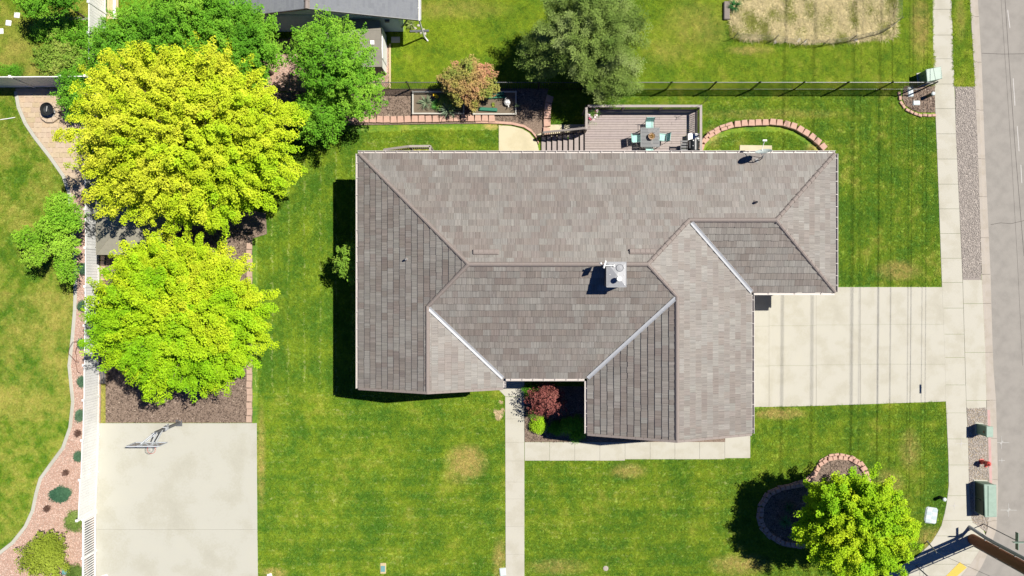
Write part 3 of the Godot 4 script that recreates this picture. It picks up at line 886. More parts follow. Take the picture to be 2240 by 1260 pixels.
		var ret := Shape.new()
		ret.box(Vector3(g[0] + 0.22, E - 0.12, g[3] - 0.1), Vector3(0.44, 0.16, 0.24)); ret.box(Vector3(g[2] - 0.22, E - 0.12, g[3] - 0.1), Vector3(0.44, 0.16, 0.24))
		part("eave_return", ret, mats.white, house)
	# walls set back under the eaves, soffit between
	var foot := PackedVector2Array([Vector2(-8.44, -7.4), Vector2(17.79, -7.4), Vector2(17.79, 0.22), Vector2(13.18, 0.22), Vector2(13.18, 8.06), Vector2(4.16, 8.06), Vector2(4.16, 4.96), Vector2(-0.5, 4.96), Vector2(-0.5, 5.54), Vector2(-8.44, 5.54)])
	part("soffit", Shape.new().prism(foot, E - 0.15, E - 0.125), mats.soffit, house)
	var inner: PackedVector2Array = Geometry2D.offset_polygon(foot, -0.5, Geometry2D.JOIN_MITER)[0]
	keep_off.append(inner)
	for i in inner.size():
		var a := inner[i]; var b := inner[(i + 1) % inner.size()]
		var s := Shape.new()
		s.beam(Vector3(a.x, 2.0, a.y), Vector3(b.x, 2.0, b.y), 0.2, 4.06)
		part("wall", s, mats.siding, house)
	part("floor", Shape.new().prism(inner, 0.9, 1.0), mats.soffit, house)
	# openings: garage doors on the driveway side, windows, porch and front door
	for z in [2.4, 5.6]:
		var gd := part("garage_door", Shape.new().box(Vector3(12.8, 1.15, z), Vector3(0.08, 2.3, 2.7)), mats.white, house)
		for k in 4:
			part("door_panel", Shape.new().soft_box(Vector3(12.85, 0.32 + k * 0.56, z), Vector3(0.04, 0.5, 2.6), 0.01), mats.white, gd)
	for w in [[-6.2, 5.14, 0], [-2.6, 5.06, 0], [7.0, 7.68, 0], [10.6, 7.68, 0], [-8.06, -4.0, 1], [-8.06, 1.5, 1], [2.0, -7.02, 0], [12.0, -7.02, 0], [17.41, -4.0, 1]]:
		var size := Vector3(1.5, 1.3, 0.1) if w[2] == 0 else Vector3(0.1, 1.3, 1.5)
		var frame := part("window", Shape.new().box(Vector3(w[0], 2.3, w[1]), size + Vector3(0.12, 0.12, 0.06)), mats.white, house)
		part("pane", Shape.new().box(Vector3(w[0], 2.3, w[1]), size + (Vector3(-0.1, -0.1, 0.1) if w[2] == 0 else Vector3(0.1, -0.1, -0.1))), mats.glass_blue, frame)
	var door := part("front_door", Shape.new().box(Vector3(0.4, 2.0, 4.58), Vector3(0.95, 2.05, 0.1)), mats.rust, house)
	part("handle", Shape.new().tube([Vector3(0.72, 1.9, 4.66), Vector3(0.72, 2.05, 4.66)], 0.02, 0.02, 6), mats.galvanised, door)
	for k in 4: part("porch_step", Shape.new().box(Vector3(0.3, 0.12 + k * 0.24, 5.35 - k * 0.18), Vector3(1.4, 0.24, 0.5)), mats.concrete, house)
	var ds := Shape.new().tube([Vector3(13.3, E - 0.1, 0.42), Vector3(12.86, E - 0.4, 0.42), Vector3(12.86, 0.1, 0.42)], 0.04, 0.04, 6)
	part("downspout", ds, mats.white, house)
	# low louvred vents near the ridge, clad like the roof
	for v in [[1063, 551], [1405, 550]]:
		var c := at(v[0], v[1], 6.6)
		var y := E + p * (c.z + 7.4) + 0.07
		var tilt := Basis(Vector3.RIGHT, -atan(p))
		var body := part("roof_vent", Shape.new().soft_box(Vector3(c.x, y, c.z), Vector3(1.35, 0.14, 0.3), 0.04, tilt), mats.cap, house)
		for k in 5: part("louvre", Shape.new().box(Vector3(c.x - 0.54 + k * 0.27, y + 0.075, c.z - 0.03), Vector3(0.22, 0.012, 0.2), tilt), mats.cap, body)
	for v in [[888, 567, 5.6, 2, "grey_pipe", 0.055, 0.32], [1652, 443, 5.4, 0, "steel_dark", 0.06, 0.3], [1697, 487.5, 5.75, 0, "galvanised", 0.03, 0.12]]:
		var c := at(v[0], v[1], v[2])
		var y: float = E + p * ((c.z + 7.4) if v[3] == 0 else (c.x + 8.44))
		if v[0] == 1697: y = E + p * (0.22 - c.z)
		var pipe := part("vent_pipe", Shape.new().lathe(Vector3(c.x, y, c.z), [[v[5], 0.0], [v[5], v[6]], [v[5] * 0.75, v[6] + 0.005], [v[5] * 0.7, v[6] - 0.1], [0.0, v[6] - 0.1]], 14), mats[v[4]], house)
		part("flashing", Shape.new().lathe(Vector3(c.x, y + 0.03, c.z), [[v[5] * 2.2, -0.03], [v[5] * 2.0, 0.02], [v[5], 0.08]], 14), mats.cap, pipe)
	build_chimney(house)

func build_chimney(house: Node3D) -> void:
	var a := at(1327, 573, 7.75); var b := at(1370, 628, 7.75)
	var c := (a + b) * 0.5
	var sz := Vector3(b.x - a.x, 0, b.z - a.z)
	var ch := part("chimney", Shape.new().box(Vector3(c.x, 6.7, c.z), Vector3(sz.x - 0.1, 2.0, sz.z - 0.1)), mats.cap, house)
	var top := Shape.new()
	var apex := Vector3(c.x, 7.80, c.z)
	var q := [Vector3(a.x, 7.74, a.z), Vector3(b.x, 7.74, a.z), Vector3(b.x, 7.74, b.z), Vector3(a.x, 7.74, b.z)]
	for i in 4:
		top.tri(q[(i + 1) % 4], q[i], apex)
		top.beam(q[i] + Vector3(0, -0.05, 0), q[(i + 1) % 4] + Vector3(0, -0.05, 0), 0.025, 0.13)
	part("chimney_cap", top, mats.galvanised, ch)
	var r := at(1356, 586, 7.8)
	part("capped_flue", Shape.new().lathe(Vector3(r.x, 7.77, r.z), [[0.19, 0.0], [0.19, 0.035], [0.172, 0.045], [0.165, 0.02], [0.0, 0.025]], 24), mats.galvanised, ch)
	var f := at(1354, 610, 8.1)
	part("flue", Shape.new().lathe(Vector3(f.x, 7.75, f.z), [[0.09, 0.0], [0.09, 0.34], [0.135, 0.36], [0.135, 0.46], [0.12, 0.5], [0.0, 0.52]], 20), mats.white, ch)
	for k in [[1334, 601], [1366, 602], [1366, 623], [1366, 586], [1352, 602]]:
		var s := at(k[0], k[1], 7.77)
		part("screw", Shape.new().lathe(Vector3(s.x, 7.77, s.z), [[0.022, 0], [0.018, 0.02], [0, 0.025]], 8), mats.white, ch)
	# small antenna panel on an arm
	var ant := thing("antenna", "small white antenna panel on an arm at the chimney corner", "antenna", Vector3(a.x, 7.75, a.z))
	part("arm", Shape.new().tube([Vector3(0.38, 0.08, 0.19), Vector3(0.0, 0.1, 0.19), Vector3(-0.28, 0.22, 0.16)], 0.02, 0.018, 6), mats.white, ant)
	part("clamp", Shape.new().box(Vector3(0.36, 0.06, 0.19), Vector3(0.04, 0.1, 0.12)), mats.white, ant)
	part("panel", Shape.new().soft_box(Vector3(-0.13, 0.32, 0.14), Vector3(0.07, 0.42, 0.4), 0.02, Basis(Vector3.UP, -0.28) * Basis(Vector3.FORWARD, -0.18)), mats.white, ant)
	part("horn", Shape.new().lathe(Vector3(-0.34, 0.3, 0.08), [[0.03, -0.06], [0.05, 0.0], [0.05, 0.05], [0.0, 0.06]], 10, Basis(Vector3.FORWARD, 0.9)), mats.white, ant)

	var d := thing("satellite_dish", "pale oval satellite dish on a tripod arm at the back eave", "satellite dish", at(1662, 350, EAVE + 0.25))
	var bas := Basis(Vector3.UP, 0.2) * Basis(Vector3.RIGHT, -1.2)
	part("reflector", Shape.new().lathe(Vector3(-0.15, 1.05, -0.2), [[0.0, 0.0], [0.22, 0.02], [0.43, 0.085], [0.435, 0.098], [0.42, 0.095], [0.22, 0.035], [0.0, 0.015]], 32, bas), mats.lid_pale, d)
	part("mast", Shape.new().tube([Vector3(0.0, 0.0, 0.0), Vector3(-0.06, 0.6, 0.0), Vector3(-0.13, 0.95, -0.1)], 0.028, 0.028, 8), mats.grey_pipe, d)
	part("strut", Shape.new().tube([Vector3(0.3, -0.12, -0.28), Vector3(-0.05, 0.6, 0.0)], 0.014, 0.014, 6), mats.grey_pipe, d)
	part("strut", Shape.new().tube([Vector3(-0.55, -0.12, -0.26), Vector3(-0.05, 0.6, 0.0)], 0.014, 0.014, 6), mats.steel_dark, d)
	part("feed_arm", Shape.new().tube([Vector3(-0.15, 0.75, -0.15), Vector3(-0.13, 0.85, -0.55), Vector3(-0.12, 1.1, -0.8)], 0.02, 0.016, 6), mats.white, d)
	part("receiver", Shape.new().box(Vector3(-0.12, 1.15, -0.84), Vector3(0.22, 0.07, 0.08)), mats.white, d)
	part("foot_plate", Shape.new().box(Vector3(-0.16, 0.0, 0.03), Vector3(0.16, 0.02, 0.2)), mats.steel_dark, d)

# ---------------------------------------------------------------- fences, sheds and the deck
func vinyl_run(root: Node3D, pts: Array, heights: Array, face: Vector3) -> void:
	# panels of tongue and groove boards between capped posts; pts are plan marks of the foot of the fence
	for i in range(0, pts.size(), 2):
		var p := at(pts[i], pts[i + 1])
		var h: float = heights[mini(i / 2, heights.size() - 1)]
		var post := part("post", Shape.new().box(p + Vector3(0, h * 0.5 + 0.03, 0), Vector3(0.125, h + 0.06, 0.125)), mats.vinyl, root)
		part("post_cap", Shape.new().lathe(p + Vector3(0, h + 0.06, 0), [[0.10, 0.0], [0.10, 0.02], [0.0, 0.075]], 4, Basis(Vector3.UP, PI / 4)), mats.vinyl, post)
		if i + 2 >= pts.size(): break
		var q := at(pts[i + 2], pts[i + 3])
		var d := (q - p).normalized()
		var a := p + d * 0.06; var b := q - d * 0.06
		part("rail", Shape.new().beam(a + Vector3(0, h - 0.06, 0), b + Vector3(0, h - 0.06, 0), 0.05, 0.10), mats.vinyl, root)
		part("rail", Shape.new().beam(a + Vector3(0, 0.12, 0), b + Vector3(0, 0.12, 0), 0.05, 0.14), mats.vinyl, root)
		var boards := int((b - a).length() / 0.155)
		var bs := Shape.new()
		for k in boards:
			var m := a.lerp(b, (k + 0.5) / boards)
			var lean := face * 0.0025 * float(k % 2)
			bs.beam(a.lerp(b, (k + 0.03) / boards) + Vector3(0, h * 0.5 - 0.0, 0) + lean, a.lerp(b, (k + 0.97) / boards) + Vector3(0, h * 0.5, 0) + lean, 0.024, h - 0.22)
		part("panel", bs, mats.vinyl, root)

func build_fences() -> void:
	var west := thing("vinyl_fence", "long white vinyl panel fence between the yellow trees and the pink gravel", "fence")
	vinyl_run(west, [214, 322, 215, 381, 216, 463, 217.5, 545, 218, 627, 218.5, 709, 218.5, 793, 218.5, 866, 217, 950, 214.5, 1032, 211, 1116], [1.42, 1.42, 1.45, 1.5, 1.55, 1.62, 1.68, 1.72, 1.8, 1.9, 2.0], Vector3(1, 0, 0))
	var top := thing("vinyl_fence", "white vinyl fence behind the paver patio, throwing a dark shadow", "fence")
	vinyl_run(top, [-30, 191, 76, 190.5, 180, 190, 232, 189], [2.2, 2.2, 2.2, 2.2], Vector3(0, 0, 1))
	var up := thing("vinyl_fence", "white vinyl fence running up out of the picture beside a tan plank path", "fence")
	vinyl_run(up, [232, -64, 232, 30, 232, 95, 232, 150], [1.85, 1.85, 1.85], Vector3(1, 0, 0))
	var gate := thing("picket_gate", "white vinyl picket fence with open slats beside the concrete court", "picket fence")
	var y := 1121.0
	for p in [[1121, 1], [1203, 1], [1285, 1]]:
		var q := at(210.5, p[0])
		part("post", Shape.new().box(q + Vector3(0, 0.72, 0), Vector3(0.14, 1.44, 0.14)), mats.vinyl, gate)
	for h in [0.12, 1.36]:
		part("rail", Shape.new().beam(at(211, 1121) + Vector3(0, h, 0), at(210, 1290) + Vector3(0, h, 0), 0.09 if h > 1 else 0.06, 0.09), mats.vinyl, gate)
	var slat := Shape.new().box(Vector3.ZERO, Vector3(0.03, 1.18, 0.075)).mesh()
	while y < 1286:
		var o := part_mesh("slat", slat, mats.vinyl, gate)
		o.position = at(211 - (y - 1121) * 0.006, y) + Vector3(0, 0.74, 0)
		y += 5.35
	# black steel picket fence behind the garden
	var f := thing("steel_fence", "black steel picket fence between the back garden and the neighbour's long lawn", "fence")
	var ends := [at(805, 196.5), at(1180, 195.5), at(1985, 197)]
	var line := []
	for x in range(0, 14): line.append(at(805 + x * 93.1, 196.4))
	line.append(at(1985 + 6, 197))
	for k in line.size():
		var post := part("post", Shape.new().box(line[k] + Vector3(0, 0.86, 0), Vector3(0.065, 1.72, 0.065)), mats.black_metal, f)
		part("post_cap", Shape.new().lathe(line[k] + Vector3(0, 1.72, 0), [[0.05, 0.0], [0.05, 0.015], [0.0, 0.05]], 8), mats.black_metal, post)
		if k + 1 < line.size() and (line[k + 1] - line[k]).length() > 0.3:
			for h in [0.14, 1.62]:
				part("rail", Shape.new().beam(line[k] + Vector3(0, h, 0), line[k + 1] + Vector3(0, h, 0), 0.035 if h > 1.0 else 0.02, 0.03), mats.steel_dark if h > 1.0 else mats.black_metal, f)
	var bar := Shape.new().box(Vector3.ZERO, Vector3(0.022, 1.55, 0.022)).mesh()
	for k in 298:
		var x := lerpf(807, 1984, k / 297.0)
		var o := part_mesh("picket", bar, mats.black_metal, f)
		o.position = at(x, 196.4) + Vector3(0, 0.86, 0)
	# low wire fence round the dry plot
	var wf := thing("wire_fence", "low sagging wire mesh fence on thin dark stakes around the dry plot", "fence")
	var stakes := [[1962, -30], [1957, 52], [1930, 72], [1858, 90], [1800, 99], [1750, 98], [1690, 90], [1604, 84]]
	var tops := []
	for s in stakes:
		var b := at(s[0], s[1])
		var t := b + Vector3(rng.randf_range(-0.05, 0.05), 0.95, rng.randf_range(-0.05, 0.05))
		tops.append([b, t])
		part("stake", Shape.new().tube([b, t + Vector3(0, 0.1, 0)], 0.018, 0.018, 6), mats.steel_dark, wf)
	for i in tops.size() - 1:
		var ms := Shape.new()
		for k in 7:
			var u := 0.04 + k * 0.155
			var a: Vector3 = tops[i][0].lerp(tops[i][1], u); var b: Vector3 = tops[i + 1][0].lerp(tops[i + 1][1], u)
			ms.tube([a, a.lerp(b, 0.5) + Vector3(0, -0.05, 0.03), b], 0.004, 0.004, 3, false)
		var n := int((tops[i + 1][0] - tops[i][0]).length() / 0.1)
		for k in n:
			var u := (k + 0.5) / n
			ms.tube([tops[i][0].lerp(tops[i + 1][0], u), tops[i][1].lerp(tops[i + 1][1], u) + Vector3(0, -0.06, 0)], 0.004, 0.004, 3, false)
		part("wire_mesh", ms, mats.wire_grey, wf)
	# tan planks beside the upper fence and the block kerb of the vegetable plot
	var planks := thing("plank_path", "tan timber planks laid along the foot of the white fence", "planks", Vector3.ZERO, 0, "", "structure")
	for k in 4:
		part("plank", Shape.new().box(at(238.5 + k * 6.2, -5) + Vector3(0, 0.03, 0), Vector3(0.155, 0.06 + k % 2 * 0.01, 2.6)), mats.timber if k != 2 else mats.white, planks)
	keep_off.append(flat([233, -50, 262, -50, 262, 42, 233, 42]))
	solo("garden_kerb", Shape.new().prism(lay([91, 37, 228, 39, 228, 46, 91, 44]), -0.1, 0.08, 0.02), mats.gravel_grey, "grey strip edging above the green vegetable plot", "edging", "", "structure")
	for s in [[38.5, 34, "square white stepping stone, uppermost of three in the left lawn"], [20, 51, "square white stepping stone, middle of three in the left lawn"], [3, 69, "square white stepping stone at the left edge, lowest of three"]]:
		var c := at(s[0], s[1])
		var st := solo("stepping_stone", Shape.new().soft_box(Vector3.ZERO, Vector3(0.33, 0.09, 0.33), 0.02, Basis(Vector3.UP, rng.randf_range(-0.2, 0.2))), mats.vinyl_shade, s[2], "stepping stone", "stepping stones in the left lawn")
		st.position = c + Vector3(0, 0.045, 0)

func build_outbuildings() -> void:
	# gazebo whose canopy shows between the two yellow trees
	var c := at(292, 487, 0)
	var g := thing("gazebo", "olive grey hipped canopy roof half hidden between the two yellow trees", "gazebo", Vector3(c.x + 1.25, 0, c.z + 0.1))
	var hw := 2.2; var hd := 1.95; var ey := 2.35; var ph := 3.1
	var r := Shape.new()
	var q := [Vector3(-hw, ey, -hd), Vector3(hw, ey, -hd), Vector3(hw, ey, hd), Vector3(-hw, ey, hd)]
	var apex := [Vector3(-0.25, ph, 0), Vector3(0.25, ph, 0)]
	r.quad(q[1], q[0], apex[0], apex[1]); r.quad(q[3], q[2], apex[1], apex[0])
	r.tri(q[2], q[1], apex[1]); r.tri(q[0], q[3], apex[0])
	for i in 4: r.beam(q[i] + Vector3(0, -0.07, 0), q[(i + 1) % 4] + Vector3(0, -0.07, 0), 0.02, 0.16)
	part("canopy", r, mats.canopy, g)
	for i in 4:
		part("hip_seam", Shape.new().tube([q[i] + Vector3(0, 0.01, 0), apex[0 if q[i].x < 0 else 1] + Vector3(0, 0.01, 0)], 0.018, 0.018, 6), mats.canopy, g)
		part("post", Shape.new().box(q[i] * Vector3(0.93, 0.5, 0.93), Vector3(0.1, ey - 0.1, 0.1)), mats.steel_dark, g)
	var brick_root := thing("paver_edge", "short stack of pink paver blocks beside the white fence under the canopy", "blocks")
	for k in 6:
		var p := at(227 + (k % 2) * 0.6, 554 + k * 11)
		part("block", Shape.new().soft_box(p + Vector3(0, 0.09, 0), Vector3(0.26, 0.18, 0.27), 0.025, Basis(Vector3.UP, rng.randf_range(-0.08, 0.08))), mats.block_tan, brick_root)

	# neighbour's house at the top edge, seen from its gable end
	var n := thing("neighbour_house", "grey shingled house with pale blue siding at the top edge", "house")
	var wz := -15.28; var lx := -16.35; var rx := -5.35; var mx := -11.22; var ee := 2.75; var pp := 0.30
	var top := ee + (rx - mx) * pp
	for s in [Slope.new([mx, -24, rx, -24, rx, wz, mx, wz], Vector2(rx, 0), Vector2(-1, 0), ee, pp), Slope.new([lx, -24, mx, -24, mx, wz, lx, wz], Vector2(lx, 0), Vector2(1, 0), top - (mx - lx) * pp, pp)]:
		var sl: Slope = s
		var deck := part("roof_slope", deck_of(sl, 0.0), mats.cap, n)
		var rest := Shape.new()
		var across := Vector2(-sl.up.y, sl.up.x)
		var k := 0
		while k * 0.15 < 5.9:
			var u := -24.2 + rng.randf() * 0.3
			while u < 24.5:
				var w := rng.randf_range(0.2, 0.5)
				var a := sl.origin + across * u + sl.up * (k * 0.15); var b := sl.origin + across * (u + w) + sl.up * (k * 0.15)
				if maxf(a.y, b.y) > -21.0 and minf(a.y, b.y) < -15.0:
					for pc in Geometry2D.intersect_polygons(PackedVector2Array([a, b, b + sl.up * 0.15, a + sl.up * 0.15]), sl.poly):
						var v := rng.randf_range(0.88, 1.1)
						rest.tint = Color(v, v, v * 1.02)
						shingle_shape(rest, sl, pc, k * 0.15, 0.15, 0.012, 0.0)
				u += w
			k += 1
		part("shingles", rest, mats.slate, deck, true)
	ridge_caps(n, Vector3(mx, top + 0.01, -24), Vector3(mx, top + 0.01, wz), 0.15)
	var le := top - (mx - lx) * pp
	var wall := Shape.new()
	wall.box(Vector3((lx + 0.5 + rx - 1.25) / 2, ee * 0.5, wz - 4.5), Vector3(rx - 1.25 - lx - 0.5, ee - 0.02, 8.4))
	part("wall", wall, mats.siding_blue, n)
	var gb := Shape.new()
	gb.tri(Vector3(lx + 0.4, le, wz - 0.28), Vector3(rx - 0.4, ee, wz - 0.28), Vector3(mx, top - 0.15, wz - 0.28))
	part("gable_wall", gb, mats.siding_blue, n)
	for k in 16:
		part("siding_board", Shape.new().box(Vector3((lx + rx - 0.75) / 2, 0.1 + k * 0.165, wz - 0.29), Vector3(rx - 1.3 - lx - 0.5, 0.15, 0.02), Basis(Vector3.RIGHT, 0.06)), mats.siding_blue, n)
	var bb := Shape.new()
	bb.beam(Vector3(lx, le - 0.02, wz + 0.01), Vector3(mx, top - 0.02, wz + 0.01), 0.03, 0.16); bb.beam(Vector3(mx, top - 0.02, wz + 0.01), Vector3(rx, ee - 0.02, wz + 0.01), 0.03, 0.16)
	part("barge_board", bb, mats.steel_dark, n)
	gutter(n, Vector2(rx + 0.02, -24), Vector2(rx + 0.02, wz), Vector2(1, 0), ee, "white", 1.2)
	gutter(n, Vector2(lx - 0.02, -24), Vector2(lx - 0.02, wz), Vector2(-1, 0), le, "white", 1.2)
	part("downspout", Shape.new().tube([Vector3(rx + 0.05, ee - 0.1, wz - 0.1), Vector3(rx + 0.05, ee - 0.3, wz + 0.02), Vector3(rx + 0.02, 0.25, wz + 0.04), Vector3(rx + 0.25, 0.08, wz + 0.3)], 0.05, 0.05, 8), mats.white, n)
	part("bracket", Shape.new().beam(Vector3(rx - 0.5, ee - 0.1, wz - 0.25), Vector3(rx - 1.2, 0.9, wz - 0.25), 0.07, 0.07), mats.steel_dark, n)
	part("wall_light", Shape.new().box(Vector3(rx - 1.9, 2.0, wz - 0.22), Vector3(0.26, 0.16, 0.14)), mats.steel_dark, n)
	keep_off.append(PackedVector2Array([Vector2(lx, -24), Vector2(rx - 1, -24), Vector2(rx - 1, wz - 0.2), Vector2(lx, wz - 0.2)]))
	var splash := thing("splash_stones", "pale splash block and stones under the neighbour's downspout", "stones")
	for k in 7:
		var b := at([916, 921, 908, 926, 901, 912, 930][k], [56, 71, 62, 66, 55, 70, 74][k])
		part("stone", Shape.new().lathe(b + Vector3(0, -0.02, 0), [[0.09, 0.0], [0.12, 0.05], [0.07, 0.1], [0.0, 0.11]], 8, Basis(Vector3.UP, k * 1.3) * Basis.from_scale(Vector3(1.2, 1, 0.7)), 0.12), mats.rock, splash)
	part("splash_bar", Shape.new().box(at(918, 69) + Vector3(0, 0.1, 0), Vector3(1.15, 0.06, 0.12), Basis(Vector3.UP, 0.03)), mats.steel_dark, splash)

	# lean-to garden shed
	var sx0 := -11.0; var sx1 := -7.62; var z0 := -15.3; var z1 := -12.95
	var s := thing("shed", "small lean-to garden shed with a taupe metal roof and white end wall", "shed")
	var hi := 2.35; var lo := 1.75
	var roof := Shape.new()
	var rs := [Vector3(sx0 - 0.1, hi, z0 - 0.1), Vector3(sx1 + 0.03, hi, z0 - 0.1), Vector3(sx1 + 0.03, lo, z1 + 0.02), Vector3(sx0 - 0.1, lo, z1 + 0.02)]
	roof.quad(rs[1], rs[0], rs[3], rs[2])
	for i in 4: roof.beam(rs[i] + Vector3(0, -0.045, 0), rs[(i + 1) % 4] + Vector3(0, -0.045, 0), 0.02, 0.09)
	var rp := part("roof", roof, mats.shed_roof, s)
	for k in 4:
		var t := 0.2 + k * 0.2
		part("seam", Shape.new().beam(rs[0].lerp(rs[3], t) + Vector3(0, 0.004, 0), rs[1].lerp(rs[2], t) + Vector3(0, 0.004, 0), 0.03, 0.012), mats.shed_roof, rp)
	for x in [814, 783]:
		var v := at(x, 93, 2.1)
		var vy := lerpf(hi, lo, (v.z - z0) / (z1 - z0))
		part("skylight", Shape.new().soft_box(Vector3(v.x, vy + 0.03, v.z), Vector3(0.24, 0.06, 0.24), 0.015, Basis(Vector3.RIGHT, 0.25)), mats.white, rp)
	for w in [[Vector3(sx1, 0, z1), Vector3(sx1, 0, z0), "white"], [Vector3(sx0, 0, z1), Vector3(sx1, 0, z1), "shed_roof"], [Vector3(sx0, 0, z0), Vector3(sx0, 0, z1), "white"]]:
		var ws := Shape.new()
		var a: Vector3 = w[0]; var b: Vector3 = w[1]
		var ha := hi - 0.06 if a.z == z0 else lo - 0.06; var hb := hi - 0.06 if b.z == z0 else lo - 0.06
		ws.quad(a, b, b + Vector3(0, hb, 0), a + Vector3(0, ha, 0))
		var off := (b - a).cross(Vector3.UP).normalized() * -0.05
		ws.quad(b + off, a + off, a + off + Vector3(0, ha, 0), b + off + Vector3(0, hb, 0))
		part("wall", ws, mats[w[2]], s)
	var dr := part("door", Shape.new().box(Vector3(sx1 + 0.02, 0.86, -14.1), Vector3(0.05, 1.6, 1.3)), mats.white, s)
	for k in 2: part("hinge", Shape.new().box(Vector3(sx1 + 0.05, 0.5 + k * 0.8, -13.55), Vector3(0.02, 0.06, 0.14)), mats.galvanised, dr)
	keep_off.append(PackedVector2Array([Vector2(sx0, z0), Vector2(sx1, z0), Vector2(sx1, z1), Vector2(sx0, z1)]))
	solo("timber_edging", Shape.new().box(at(853.5, 145) + Vector3(0, 0.03, 0), Vector3(0.1, 0.12, 2.7)), mats.timber, "tan timber edging along the lawn beside the shed", "edging", "", "structure")
	solo("plot_board", Shape.new().soft_box(at(1588, 25) + Vector3(0, 0.12, 0), Vector3(0.36, 0.22, 1.1), 0.04), mats.timber_grey, "weathered grey timber log at the corner of the dry plot", "log")
	for k in 8:
		var b := at([1741, 1748, 1755, 1745, 1760, 1835, 1871, 1695][k], [82, 86, 83, 91, 92, 89, 88, 91][k])
		var st := solo("rock", Shape.new().lathe(Vector3.ZERO, [[0.1, -0.03], [0.15, 0.05], [0.1, 0.12], [0.0, 0.14]], 7, Basis.from_scale(Vector3(1.1, 0.9, 0.8)), 0.15), mats.rock,
			["pale rock in the heap at the lower edge of the dry plot", "pale rock in the heap at the lower edge of the dry plot", "pale rock in the heap at the lower edge of the dry plot", "pale rock in the heap at the lower edge of the dry plot", "pale rock in the heap at the lower edge of the dry plot", "lone white rock below the middle of the dry plot", "white rock near the right stake of the dry plot", "small white rock left of the rock heap at the wire fence"][k], "rock", "rocks along the wire fence")
		st.position = b
		st.rotation.y = k * 1.1

